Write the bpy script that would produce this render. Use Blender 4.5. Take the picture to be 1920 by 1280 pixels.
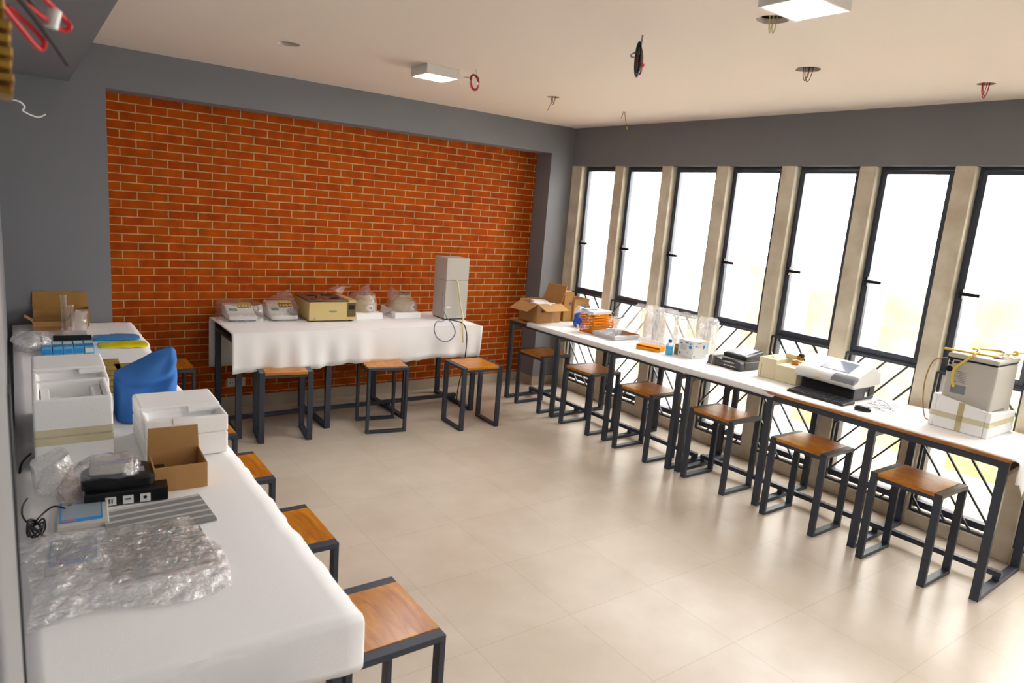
import bpy, bmesh, math, random
from mathutils import Vector, Matrix, Euler, noise
random.seed(7)
for o in list(bpy.data.objects): bpy.data.objects.remove(o)
SC = bpy.context.scene
COL = SC.collection
R = math.radians
PI = math.pi

# ------------------------------------------------------------ camera, world, light, exposure
cd = bpy.data.cameras.new('camera'); cam = bpy.data.objects.new('camera', cd); COL.objects.link(cam)
yaw, pit, rol = R(-36.4392), R(-10.9552), R(4.7128)
fw = Vector((-math.sin(yaw)*math.cos(pit), math.cos(yaw)*math.cos(pit), math.sin(pit)))
rt = Vector((math.cos(yaw), math.sin(yaw), 0)); up = rt.cross(fw)
rr = math.cos(rol)*rt + math.sin(rol)*up; uu = -math.sin(rol)*rt + math.cos(rol)*up
cam.matrix_world = Matrix(((rr.x, uu.x, -fw.x, 0), (rr.y, uu.y, -fw.y, 0), (rr.z, uu.z, -fw.z, 2.0858), (0, 0, 0, 1)))
cd.sensor_width = 36; cd.lens = 1287.73/1920*36; cd.clip_start = 0.02; cd.clip_end = 200
cd.dof.use_dof = True; cd.dof.focus_distance = 4.6; cd.dof.aperture_fstop = 3.8
SC.camera = cam
w = bpy.data.worlds.new('sky'); SC.world = w; w.use_nodes = True
bg = w.node_tree.nodes['Background']; bg.inputs[0].default_value = (1.0, 0.995, 0.985, 1); bg.inputs[1].default_value = 9.0
SC.view_settings.view_transform = 'Standard'; SC.view_settings.look = 'None'
SC.view_settings.exposure = 1.1; SC.view_settings.gamma = 1.0; SC.view_settings.use_curve_mapping = False
def portal(name, loc, sx, sy, rot):
    l = bpy.data.lights.new(name, 'AREA'); l.shape = 'RECTANGLE'; l.size = sx; l.size_y = sy; l.energy = 0
    l.cycles.is_portal = True
    o = bpy.data.objects.new(name, l); o.location = loc; o.rotation_euler = rot; COL.objects.link(o)
portal('window_portal', (5.62, 2.9, 1.37), 2.6, 7.0, (0, R(90), 0))

# ------------------------------------------------------------ materials
def srgb(r, g, b):
    f = lambda c: (c/12.92 if c <= .04045 else ((c+.055)/1.055)**2.4)
    return (f(r/255), f(g/255), f(b/255), 1)
def mat(name, col, rough=.6, metal=0, noise_amt=0, noise_scale=8, bump=0, bump_scale=60, spec=.5, col2=None, detail=4):
    m = bpy.data.materials.new(name); m.use_nodes = True; nt = m.node_tree; p = nt.nodes['Principled BSDF']
    p.inputs['Base Color'].default_value = col; p.inputs['Roughness'].default_value = rough
    p.inputs['Metallic'].default_value = metal; p.inputs['Specular IOR Level'].default_value = spec
    tc = nt.nodes.new('ShaderNodeTexCoord')
    if noise_amt or col2:
        n = nt.nodes.new('ShaderNodeTexNoise'); n.inputs['Scale'].default_value = noise_scale; n.inputs['Detail'].default_value = detail
        nt.links.new(tc.outputs['Object'], n.inputs['Vector'])
        mx = nt.nodes.new('ShaderNodeMix'); mx.data_type = 'RGBA'
        c2 = col2 or tuple(max(0, c*(1-noise_amt)) for c in col[:3])+(1,)
        mx.inputs[6].default_value = col; mx.inputs[7].default_value = c2
        rp = nt.nodes.new('ShaderNodeMapRange'); rp.inputs[1].default_value = .35; rp.inputs[2].default_value = .65
        nt.links.new(n.outputs[0], rp.inputs[0]); nt.links.new(rp.outputs[0], mx.inputs[0]); nt.links.new(mx.outputs[2], p.inputs['Base Color'])
    if bump:
        n2 = nt.nodes.new('ShaderNodeTexNoise'); n2.inputs['Scale'].default_value = bump_scale; n2.inputs['Detail'].default_value = 4
        nt.links.new(tc.outputs['Object'], n2.inputs['Vector'])
        b = nt.nodes.new('ShaderNodeBump'); b.inputs['Strength'].default_value = bump; b.inputs['Distance'].default_value = .01
        nt.links.new(n2.outputs[0], b.inputs['Height']); nt.links.new(b.outputs[0], p.inputs['Normal'])
    return m
def clear(name, tint=(1, 1, 1, 1), base=.06, edge=.6, rough=.12, milk=0.0, milkcol=(.9, .9, .9, 1), bump=0, bscale=30):
    m = bpy.data.materials.new(name); m.use_nodes = True; nt = m.node_tree; nt.nodes.clear()
    out = nt.nodes.new('ShaderNodeOutputMaterial'); tr = nt.nodes.new('ShaderNodeBsdfTransparent'); tr.inputs[0].default_value = tint
    gl = nt.nodes.new('ShaderNodeBsdfGlossy'); gl.inputs['Roughness'].default_value = rough; gl.inputs[0].default_value = (.95, .95, .95, 1)
    lw = nt.nodes.new('ShaderNodeLayerWeight'); lw.inputs[0].default_value = .35
    mr = nt.nodes.new('ShaderNodeMapRange'); mr.inputs[3].default_value = base; mr.inputs[4].default_value = edge
    nt.links.new(lw.outputs['Facing'], mr.inputs[0])
    mx = nt.nodes.new('ShaderNodeMixShader'); nt.links.new(mr.outputs[0], mx.inputs[0])
    nt.links.new(gl.outputs[0], mx.inputs[2])
    if milk:
        df = nt.nodes.new('ShaderNodeBsdfDiffuse'); df.inputs[0].default_value = milkcol
        tl = nt.nodes.new('ShaderNodeBsdfTranslucent'); tl.inputs[0].default_value = milkcol
        m3 = nt.nodes.new('ShaderNodeMixShader'); m3.inputs[0].default_value = .5
        nt.links.new(df.outputs[0], m3.inputs[1]); nt.links.new(tl.outputs[0], m3.inputs[2])
        m2 = nt.nodes.new('ShaderNodeMixShader'); m2.inputs[0].default_value = milk
        nt.links.new(tr.outputs[0], m2.inputs[1]); nt.links.new(m3.outputs[0], m2.inputs[2]); nt.links.new(m2.outputs[0], mx.inputs[1])
    else: nt.links.new(tr.outputs[0], mx.inputs[1])
    if bump:
        tc = nt.nodes.new('ShaderNodeTexCoord'); n2 = nt.nodes.new('ShaderNodeTexNoise'); n2.inputs['Scale'].default_value = bscale; n2.inputs['Detail'].default_value = 5
        nt.links.new(tc.outputs['Object'], n2.inputs['Vector'])
        b = nt.nodes.new('ShaderNodeBump'); b.inputs['Strength'].default_value = bump; b.inputs['Distance'].default_value = .02
        nt.links.new(n2.outputs[0], b.inputs['Height']); nt.links.new(b.outputs[0], gl.inputs['Normal']); nt.links.new(b.outputs[0], lw.inputs['Normal'])
    nt.links.new(mx.outputs[0], out.inputs[0])
    return m
def emis(name, col, s):
    m = bpy.data.materials.new(name); m.use_nodes = True; p = m.node_tree.nodes['Principled BSDF']
    p.inputs['Emission Color'].default_value = col; p.inputs['Emission Strength'].default_value = s; p.inputs['Base Color'].default_value = (.8, .8, .8, 1)
    return m
M = {}
M['wall'] = mat('grey_paint', srgb(130, 132, 138), .7, noise_amt=.05, noise_scale=1.2)
M['ceiling'] = mat('white_ceiling_paint', srgb(240, 229, 218), .8)
M['concrete'] = mat('beige_concrete', srgb(230, 222, 202), .75, col2=srgb(206, 195, 172), noise_scale=5, bump=.2, bump_scale=25)
M['skirt'] = mat('beige_tile_skirting', srgb(190, 176, 155), .4, noise_amt=.12, noise_scale=4)
M['steel'] = mat('dark_powder_coated_steel', srgb(54, 61, 74), .42, spec=.5)
M['alu'] = mat('dark_window_frame', srgb(60, 66, 80), .4)
M['cloth'] = mat('white_cotton', srgb(250, 249, 248), .9, bump=.15, bump_scale=400, spec=.1)
M['foam'] = mat('white_foam', srgb(250, 249, 247), .75, bump=.2, bump_scale=220, spec=.2)
M['card'] = mat('brown_cardboard', srgb(176, 134, 78), .8, noise_amt=.1, noise_scale=12, spec=.1)
M['card2'] = mat('tan_cardboard', srgb(186, 142, 92), .8, noise_amt=.08, noise_scale=12, spec=.1)
M['whitep'] = mat('white_plastic', srgb(232, 231, 226), .35)
M['beige'] = mat('beige_enamel', srgb(232, 218, 180), .4)
M['cream'] = mat('yellow_cream_enamel', srgb(214, 190, 128), .38)
M['greyp'] = mat('light_grey_enamel', srgb(196, 192, 182), .4)
M['greyd'] = mat('mid_grey_plastic', srgb(128, 132, 140), .4)
M['black'] = mat('black_plastic', srgb(12, 12, 15), .32)
M['charcoal'] = mat('charcoal_plastic', srgb(62, 62, 66), .35)
M['blackhole'] = mat('black_interior', srgb(12, 12, 14), .8)
M['orange'] = mat('orange_plastic', srgb(255, 160, 0), .45, spec=.15)
M['blue'] = mat('blue_fabric', srgb(66, 124, 200), .75, noise_amt=.1, noise_scale=9, spec=.2)
M['bluep'] = mat('blue_plastic', srgb(40, 95, 200), .35)
M['cyan'] = mat('cyan_liquid', srgb(70, 190, 235), .2)
M['gelblue'] = mat('blue_gel', srgb(25, 145, 220), .15)
M['gelyel'] = mat('yellow_gel', srgb(235, 225, 20), .15)
M['boxblue'] = mat('light_blue_card', srgb(90, 175, 220), .5)
M['navy'] = mat('navy_print', srgb(40, 70, 140), .5)
M['print'] = mat('grey_print', srgb(120, 120, 125), .6)
M['olive'] = mat('olive_print', srgb(182, 160, 80), .5, col2=srgb(150, 125, 55), noise_scale=14)
M['green'] = mat('green_print', srgb(40, 120, 70), .5)
M['red'] = mat('red_insulation', srgb(215, 40, 50), .4)
M['pinkred'] = mat('red_print', srgb(225, 70, 80), .5)
M['brownwire'] = mat('maroon_insulation', srgb(110, 45, 40), .4)
M['blackwire'] = mat('black_insulation', srgb(20, 18, 24), .35)
M['greywire'] = mat('grey_hose', srgb(125, 130, 150), .35)
M['greenwire'] = mat('green_insulation', srgb(60, 110, 60), .4)
M['yellowwire'] = mat('yellow_insulation', srgb(230, 200, 70), .35)
M['creamhose'] = mat('cream_hose', srgb(228, 215, 160), .4)
M['brass'] = mat('brass', srgb(200, 160, 70), .35, metal=.85, col2=srgb(150, 105, 40), noise_scale=20)
M['chrome'] = mat('brushed_steel', srgb(210, 210, 212), .22, metal=1)
M['sink'] = mat('dull_steel_sheet', srgb(150, 130, 115), .3, metal=.8)
M['plate'] = mat('grey_rubber', srgb(132, 132, 132), .6)
M['tape'] = clear('yellowed_tape', (1, .97, .85, 1), .08, .4, .2, .35, srgb(225, 215, 170))
M['glass'] = clear('window_glass', (1, 1, 1, 1), .03, .5, .02)
M['film'] = clear('clear_plastic_film', (1, 1, 1, 1), .1, .7, .16, .10, (.9, .9, .9, 1), 1.0, 26)
M['film2'] = clear('milky_plastic_film', (1, 1, 1, 1), .12, .7, .2, .34, (.93, .93, .93, 1), 1.0, 22)
M['filmpink'] = clear('pink_tinted_film', (1, .96, .95, 1), .10, .6, .2, .25, (.9, .72, .68, 1), 1.0, 26)
M['film3'] = clear('hazy_plastic_film', (1, 1, 1, 1), .12, .7, .18, .2, (.95, .95, .95, 1), 1.0, 24)
M['bubble'] = clear('bubble_wrap', (1, 1, 1, 1), .2, .8, .14, .36, (.95, .96, .97, 1), 1.0, 55)
M['acryl'] = clear('clear_acrylic', (1, 1, 1, 1), .06, .8, .04, .06)
M['led'] = emis('led_diffuser', (.95, .96, 1, 1), 42)
M['screen'] = mat('dark_display', srgb(20, 22, 36), .15)
M['bronze'] = mat('brown_panel', srgb(104, 84, 50), .4)
M['outwhite'] = mat('white_exterior_plaster', srgb(245, 245, 245), .8)
M['outyel'] = mat('weathered_exterior_plaster', srgb(170, 162, 134), .85, col2=srgb(150, 138, 96), noise_scale=1.5)
M['ground'] = mat('pale_ground', srgb(205, 185, 150), .9, noise_amt=.25, noise_scale=3)

def wood(name, c1, c2, rough=.28):
    m = bpy.data.materials.new(name); m.use_nodes = True; nt = m.node_tree; p = nt.nodes['Principled BSDF']
    p.inputs['Roughness'].default_value = rough
    tc = nt.nodes.new('ShaderNodeTexCoord'); mp = nt.nodes.new('ShaderNodeMapping'); mp.inputs['Scale'].default_value = (3, 14, 14)
    n = nt.nodes.new('ShaderNodeTexNoise'); n.inputs['Scale'].default_value = 1.6; n.inputs['Detail'].default_value = 6; n.inputs['Distortion'].default_value = 1.2
    cr = nt.nodes.new('ShaderNodeValToRGB'); cr.color_ramp.elements[0].position = .3; cr.color_ramp.elements[0].color = c1
    cr.color_ramp.elements[1].position = .7; cr.color_ramp.elements[1].color = c2
    nt.links.new(tc.outputs['Object'], mp.inputs[0]); nt.links.new(mp.outputs[0], n.inputs['Vector']); nt.links.new(n.outputs[0], cr.inputs[0]); nt.links.new(cr.outputs[0], p.inputs['Base Color']); p.inputs['Specular IOR Level'].default_value = .55
    return m
M['wood'] = wood('varnished_orange_wood', srgb(170, 98, 14), srgb(214, 142, 34))
M['woodedge'] = wood('raw_plywood_edge', srgb(140, 85, 35), srgb(200, 140, 75), .5)

def brick_mat():
    m = bpy.data.materials.new('orange_brick_wall'); m.use_nodes = True; nt = m.node_tree; L = nt.links.new; p = nt.nodes['Principled BSDF']
    tc = nt.nodes.new('ShaderNodeTexCoord'); sp = nt.nodes.new('ShaderNodeSeparateXYZ'); cb = nt.nodes.new('ShaderNodeCombineXYZ')
    L(tc.outputs['Object'], sp.inputs[0]); 
    wn = nt.nodes.new('ShaderNodeTexNoise'); wn.inputs['Scale'].default_value = 18; L(tc.outputs['Object'], wn.inputs['Vector'])
    ad = nt.nodes.new('ShaderNodeMath'); ad.operation = 'MULTIPLY_ADD'; ad.inputs[1].default_value = .006; L(wn.outputs[0], ad.inputs[0]); L(sp.outputs[2], ad.inputs[2])
    ad2 = nt.nodes.new('ShaderNodeMath'); ad2.operation = 'MULTIPLY_ADD'; ad2.inputs[1].default_value = .006; L(wn.outputs[0], ad2.inputs[0]); L(sp.outputs[0], ad2.inputs[2])
    L(ad2.outputs[0], cb.inputs[0]); L(ad.outputs[0], cb.inputs[1])
    b = nt.nodes.new('ShaderNodeTexBrick'); b.offset = .5; b.squash = 1
    b.inputs['Scale'].default_value = 1; b.inputs['Brick Width'].default_value = .2365; b.inputs['Row Height'].default_value = .0703
    b.inputs['Mortar Size'].default_value = .0050; b.inputs['Mortar Smooth'].default_value = .25; b.inputs['Bias'].default_value = -.1
    b.inputs['Color1'].default_value = srgb(186, 82, 0); b.inputs['Color2'].default_value = srgb(170, 66, 0); b.inputs['Mortar'].default_value = srgb(200, 174, 122)
    L(cb.outputs[0], b.inputs['Vector'])
    n = nt.nodes.new('ShaderNodeTexNoise'); n.inputs['Scale'].default_value = 9; n.inputs['Detail'].default_value = 5; L(tc.outputs['Object'], n.inputs['Vector'])
    cr = nt.nodes.new('ShaderNodeValToRGB'); cr.color_ramp.elements[0].position = .35; cr.color_ramp.elements[0].color = (.62, .55, .5, 1); cr.color_ramp.elements[1].position = .65; cr.color_ramp.elements[1].color = (1.15, 1.1, 1.05, 1)
    L(n.outputs[0], cr.inputs[0]); mx = nt.nodes.new('ShaderNodeMix'); mx.data_type = 'RGBA'; mx.blend_type = 'MULTIPLY'; mx.inputs[0].default_value = .6
    L(b.outputs['Color'], mx.inputs[6]); L(cr.outputs[0], mx.inputs[7]); L(mx.outputs[2], p.inputs['Base Color']); p.inputs['Roughness'].default_value = .7; p.inputs['Specular IOR Level'].default_value = .12
    bp = nt.nodes.new('ShaderNodeBump'); bp.invert = True; bp.inputs['Strength'].default_value = .6; bp.inputs['Distance'].default_value = .008
    L(b.outputs['Fac'], bp.inputs['Height']); L(bp.outputs[0], p.inputs['Normal'])
    return m
M['brick'] = brick_mat()
def floor_mat():
    m = bpy.data.materials.new('beige_floor_tile'); m.use_nodes = True; nt = m.node_tree; L = nt.links.new; p = nt.nodes['Principled BSDF']
    tc = nt.nodes.new('ShaderNodeTexCoord'); mp = nt.nodes.new('ShaderNodeMapping'); mp.inputs['Location'].default_value = (-.52, -.022, 0)
    L(tc.outputs['Object'], mp.inputs[0])
    b = nt.nodes.new('ShaderNodeTexBrick'); b.offset = 0; b.inputs['Scale'].default_value = 1; b.inputs['Brick Width'].default_value = .5965; b.inputs['Row Height'].default_value = .5965
    b.inputs['Mortar Size'].default_value = .0016; b.inputs['Mortar Smooth'].default_value = .3
    b.inputs['Color1'].default_value = srgb(214, 202, 186); b.inputs['Color2'].default_value = srgb(209, 196, 179); b.inputs['Mortar'].default_value = srgb(186, 173, 155)
    L(mp.outputs[0], b.inputs['Vector'])
    n = nt.nodes.new('ShaderNodeTexNoise'); n.inputs['Scale'].default_value = 2.2; n.inputs['Detail'].default_value = 7; n.inputs['Roughness'].default_value = .6; L(tc.outputs['Object'], n.inputs['Vector'])
    cr = nt.nodes.new('ShaderNodeValToRGB'); cr.color_ramp.elements[0].position = .3; cr.color_ramp.elements[0].color = (.84, .82, .78, 1); cr.color_ramp.elements[1].position = .7; cr.color_ramp.elements[1].color = (1, 1, 1, 1)
    L(n.outputs[0], cr.inputs[0]); mx = nt.nodes.new('ShaderNodeMix'); mx.data_type = 'RGBA'; mx.blend_type = 'MULTIPLY'; mx.inputs[0].default_value = 1
    L(b.outputs['Color'], mx.inputs[6]); L(cr.outputs[0], mx.inputs[7]); L(mx.outputs[2], p.inputs['Base Color'])
    p.inputs['Roughness'].default_value = .3; p.inputs['Specular IOR Level'].default_value = .45
    return m
M['floor'] = floor_mat()

# ------------------------------------------------------------ mesh helpers
class MB:
    def __init__(s): s.bm = bmesh.new()
    def box(s, x0, y0, z0, x1, y1, z1):
        v = [s.bm.verts.new(p) for p in ((x0,y0,z0),(x1,y0,z0),(x1,y1,z0),(x0,y1,z0),(x0,y0,z1),(x1,y0,z1),(x1,y1,z1),(x0,y1,z1))]
        for f in ((3,2,1,0),(4,5,6,7),(0,1,5,4),(1,2,6,5),(2,3,7,6),(3,0,4,7)): s.bm.faces.new([v[i] for i in f])
        return s
    def hexa(s, P):   # 8 points, bottom 4 then top 4
        v = [s.bm.verts.new(p) for p in P]
        for f in ((3,2,1,0),(4,5,6,7),(0,1,5,4),(1,2,6,5),(2,3,7,6),(3,0,4,7)): s.bm.faces.new([v[i] for i in f])
        return s
    def bar(s, a, b, w, h, upv=(0, 0, 1)):
        a, b = Vector(a), Vector(b); d = (b-a).normalized(); u = Vector(upv); r = d.cross(u)
        if r.length < 1e-4: r = d.cross(Vector((1, 0, 0)))
        r.normalize(); u = r.cross(d); r *= w/2; u *= h/2
        return s.hexa([a-r-u, a+r-u, b+r-u, b-r-u, a-r+u, a+r+u, b+r+u, b-r+u])
    def prism(s, poly, axis, a, b):   # poly of 2D points, extruded along axis
        def P(p, t): return {'x': (t, p[0], p[1]), 'y': (p[0], t, p[1]), 'z': (p[0], p[1], t)}[axis]
        A = [s.bm.verts.new(P(p, a)) for p in poly]; B = [s.bm.verts.new(P(p, b)) for p in poly]; n = len(poly)
        s.bm.faces.new(A); s.bm.faces.new(B[::-1])
        for i in range(n): s.bm.faces.new((A[(i+1) % n], A[i], B[i], B[(i+1) % n]))
        return s
    def loft(s, secs, n=24, e=2.0, amp=0, freq=6, seed=0, cap=True):   # secs (cx,cy,z,rx,ry)
        rings = []
        for (cx, cy, z, rx, ry) in secs:
            ring = []
            for i in range(n):
                t = 2*PI*i/n; c, q = math.cos(t), math.sin(t)
                x = cx+rx*math.copysign(abs(c)**(2/e), c); y = cy+ry*math.copysign(abs(q)**(2/e), q)
                p = Vector((x, y, z))
                if amp:
                    nv = noise.noise_vector(p*freq+Vector((seed, seed*2.3, 0))); p = p+nv*amp
                ring.append(s.bm.verts.new(p))
            rings.append(ring)
        for a, b in zip(rings, rings[1:]):
            for i in range(n): s.bm.faces.new((a[i], a[(i+1) % n], b[(i+1) % n], b[i]))
        if cap: s.bm.faces.new(rings[0][::-1]); s.bm.faces.new(rings[-1])
        return s
    def lathe(s, prof, cx=0, cy=0, n=28): return s.loft([(cx, cy, z, max(r, 1e-4), max(r, 1e-4)) for r, z in prof], n)
    def cyl(s, a, b, r, n=20, r2=None):
        a, b = Vector(a), Vector(b); d = (b-a).normalized(); u = Vector((0, 0, 1)) if abs(d.z) < .9 else Vector((1, 0, 0))
        x = d.cross(u).normalized(); y = d.cross(x); r2 = r if r2 is None else r2
        A = [s.bm.verts.new(a+(x*math.cos(2*PI*i/n)+y*math.sin(2*PI*i/n))*r) for i in range(n)]
        B = [s.bm.verts.new(b+(x*math.cos(2*PI*i/n)+y*math.sin(2*PI*i/n))*r2) for i in range(n)]
        s.bm.faces.new(A[::-1]); s.bm.faces.new(B)
        for i in range(n): s.bm.faces.new((A[i], A[(i+1) % n], B[(i+1) % n], B[i]))
        return s
    def tube(s, pts, r, n=8, smooth=True, closed=False):
        P = [Vector(p) for p in pts]
        if smooth and len(P) > 2:
            Q = []
            for i in range(len(P)-1):
                p0, p1, p2, p3 = P[max(i-1, 0)], P[i], P[i+1], P[min(i+2, len(P)-1)]
                for k in range(6):
                    t = k/6; Q.append(.5*((2*p1)+(-p0+p2)*t+(2*p0-5*p1+4*p2-p3)*t*t+(-p0+3*p1-3*p2+p3)*t**3))
            Q.append(P[-1]); P = Q
        rings = []; prev = None
        for i, p in enumerate(P):
            d = (P[min(i+1, len(P)-1)]-P[max(i-1, 0)])
            if d.length < 1e-7: d = Vector((0, 0, 1))
            d.normalize()
            if prev is None: u = Vector((0, 0, 1)) if abs(d.z) < .9 else Vector((1, 0, 0)); x = d.cross(u).normalized()
            else:
                x = prev-d*prev.dot(d)
                if x.length < 1e-5: x = d.orthogonal()
                x.normalize()
            prev = x; y = d.cross(x)
            rings.append([s.bm.verts.new(p+(x*math.cos(2*PI*k/n)+y*math.sin(2*PI*k/n))*r) for k in range(n)])
        for a, b in zip(rings, rings[1:]):
            for i in range(n): s.bm.faces.new((a[i], a[(i+1) % n], b[(i+1) % n], b[i]))
        s.bm.faces.new(rings[0][::-1]); s.bm.faces.new(rings[-1])
        return s
    def grid(s, fn, nu, nv, thick=0):
        V = [[s.bm.verts.new(fn(i/nu, j/nv)) for j in range(nv+1)] for i in range(nu+1)]
        for i in range(nu):
            for j in range(nv): s.bm.faces.new((V[i][j], V[i+1][j], V[i+1][j+1], V[i][j+1]))
        return s
    def build(s, name, m, parent=None, bevel=0, smooth=False, solid=0, seg=2, sub=0, label=None, angle=40):
        bmesh.ops.recalc_face_normals(s.bm, faces=s.bm.faces[:])
        me = bpy.data.meshes.new(name); s.bm.to_mesh(me); s.bm.free()
        me.materials.append(M[m] if isinstance(m, str) else m)
        o = bpy.data.objects.new(name, me); COL.objects.link(o)
        if parent: o.parent = parent
        if smooth:
            for p in me.polygons: p.use_smooth = True
            me.set_sharp_from_angle(angle=R(angle))
        if solid:
            md = o.modifiers.new('solid', 'SOLIDIFY'); md.thickness = solid; md.offset = 0
        if sub:
            md = o.modifiers.new('sub', 'SUBSURF'); md.levels = sub; md.render_levels = sub
        if bevel:
            md = o.modifiers.new('bevel', 'BEVEL'); md.width = bevel; md.segments = seg; md.limit_method = 'ANGLE'; md.angle_limit = R(35)
        if label: o['label'] = label
        return o
def tag(o, label, cat, group=None, kind=None):
    o['label'] = label; o['category'] = cat
    if group: o['group'] = group
    if kind: o['kind'] = kind
    return o
def thing(name, label, cat, loc=(0, 0, 0), rz=0, group=None):
    o = bpy.data.objects.new(name, None); o.empty_display_size = .05; COL.objects.link(o)
    o.location = loc; o.rotation_euler = (0, 0, R(rz)); return tag(o, label, cat, group)
def struct(name, mb, m, parent=None, **k):
    o = mb.build(name, m, parent, **k)
    if not parent: o['kind'] = 'structure'
    return o
def kids(o): return [c for c in bpy.data.objects if c.parent == o]
def dup(root, loc, rz, label, group=None):
    r = root.copy(); COL.objects.link(r); r.location = loc; r.rotation_euler = (0, 0, R(rz)); r['label'] = label
    if group: r['group'] = group
    for ch in kids(root):
        c = ch.copy(); COL.objects.link(c); c.parent = r
        for g in kids(ch):
            d = g.copy(); COL.objects.link(d); d.parent = c
    return r

# ------------------------------------------------------------ room shell
W, D, DB, C = 5.353, 6.345, 6.614, 3.045
Y0 = -2.0; XL = -.06; RX0, RX1, RZ = .632, 5.03, 2.735
struct('floor', MB().box(XL-.3, Y0-.3, -.1, 5.62, 6.9, 0), 'floor')
# ceiling with real ragged openings
def ceiling():
    cu = bpy.data.curves.new('ceiling', 'CURVE'); cu.dimensions = '2D'; cu.fill_mode = 'BOTH'; cu.extrude = .012
    def spl(P):
        s = cu.splines.new('POLY'); s.points.add(len(P)-1)
        for q, p in zip(s.points, P): q.co = (p[0], p[1], 0, 1)
        s.use_cyclic_u = True
    spl([(XL-.3, Y0-.3), (5.62, Y0-.3), (5.62, 6.9), (XL-.3, 6.9)])
    for (x, y, r) in HOLES:
        spl([(x+r*(1+.18*noise.noise(Vector((k*.9, x*5, y))))*math.cos(-k*2*PI/22), y+r*(1+.18*noise.noise(Vector((k*.9, x*5, y))))*math.sin(-k*2*PI/22)) for k in range(22)])
    ob = bpy.data.objects.new('tmp', cu); COL.objects.link(ob)
    bpy.context.view_layer.update()
    me = bpy.data.meshes.new_from_object(ob.evaluated_get(bpy.context.evaluated_depsgraph_get()))
    bpy.data.objects.remove(ob); me.materials.clear(); me.materials.append(M['ceiling'])
    o = bpy.data.objects.new('ceiling', me); o.location = (0, 0, C+.012); COL.objects.link(o); o['kind'] = 'structure'
HOLES = [(1.567, 4.93, .075), (2.93, 2.13, .075), (3.93, 2.56, .075), (4.79, 1.92, .05), (3.82, 4.87, .055), (4.68, 4.88, .025), (2.905, 4.80, .03)]
ceiling()
struct('trim_1', MB().box(XL-.3, Y0-.3, C+.25, 5.62, 6.9, C+.4), 'concrete')
struct('wall_left', MB().box(XL-.2, Y0-.2, 0, XL, 6.9, C+.3), 'wall')
struct('wall_front', MB().box(XL-.2, Y0-.2, 0, 5.62, Y0, C+.3), 'wall')
# back wall: painted surround with brick recess
m = MB(); m.box(XL-.2, D, 0, RX0, 6.9, C+.3); m.box(RX1, D, 0, 5.62, 6.9, C+.3); m.box(RX0, D, RZ, RX1, 6.9, C+.3)
struct('wall_back', m, 'wall')
bw = MB().box(0, 0, 0, RX1-RX0, .2, RZ)
o = struct('wall_brick', bw, 'brick'); o.location = (RX0, DB, 0)
# beam along the left side
struct('trim_2', MB().hexa([(XL-.01, Y0, 2.744), (.33, Y0, 2.744), (.396, D, 2.744), (XL-.01, D, 2.744), (XL-.01, Y0, C+.01), (.33, Y0, C+.01), (.396, D, C+.01), (XL-.01, D, C+.01)]), 'wall')
# baseboards
m = MB(); m.box(XL, D-.01, 0, RX0, D, .11); m.box(RX1, D-.01, 0, W, D, .11); m.box(RX0, DB-.01, 0, RX1, DB, .115)
m.box(RX0-.001, D-.01, 0, RX0+.01, DB-.01, .11); m.box(RX1-.01, D-.01, 0, RX1+.001, DB-.01, .11)
struct('baseboard_back', m, 'skirt')
struct('baseboard_left', MB().box(XL, Y0, 0, XL+.01, D-.01, .11), 'skirt')
# window wall
WY0, WP, WW, WT = 6.174, .6786, .5467, 2.623
XO = 5.56
m = MB(); m.box(W, Y0-.2, WT, XO, D+.0, C+.3); m.box(W, Y0-.2, 0, XO, -1.35, WT)
struct('wall_right', m, 'wall')
m = MB(); m.box(W+.006, -1.35, 0, XO, D, .105)
NW = 11
ys = [WY0-k*WP for k in range(NW)]
m.box(W, WY0, 0, XO, D, WT)
for y in ys: m.box(W, y-WP if y-WP > -1.35 else -1.35, .0, XO, y-WW, WT)
struct('trim_3', m, 'concrete', bevel=.006)
# exterior fins, boundary wall, ground
m = MB()
for y in [WY0]+[y-WW for y in ys]: m.box(XO+.002, y-.12 if y != WY0 else y, -.1, XO+.34, y if y != WY0 else y+.12, 3.2)
struct('trim_4', m, 'outwhite')
struct('wall_outside', MB().box(7.5, -8, -.3, 7.7, 12, 1.62), 'outyel')
struct('floor_outside', MB().box(XO+.01, -8, -.35, 14, 12, -.12), 'ground')

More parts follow.
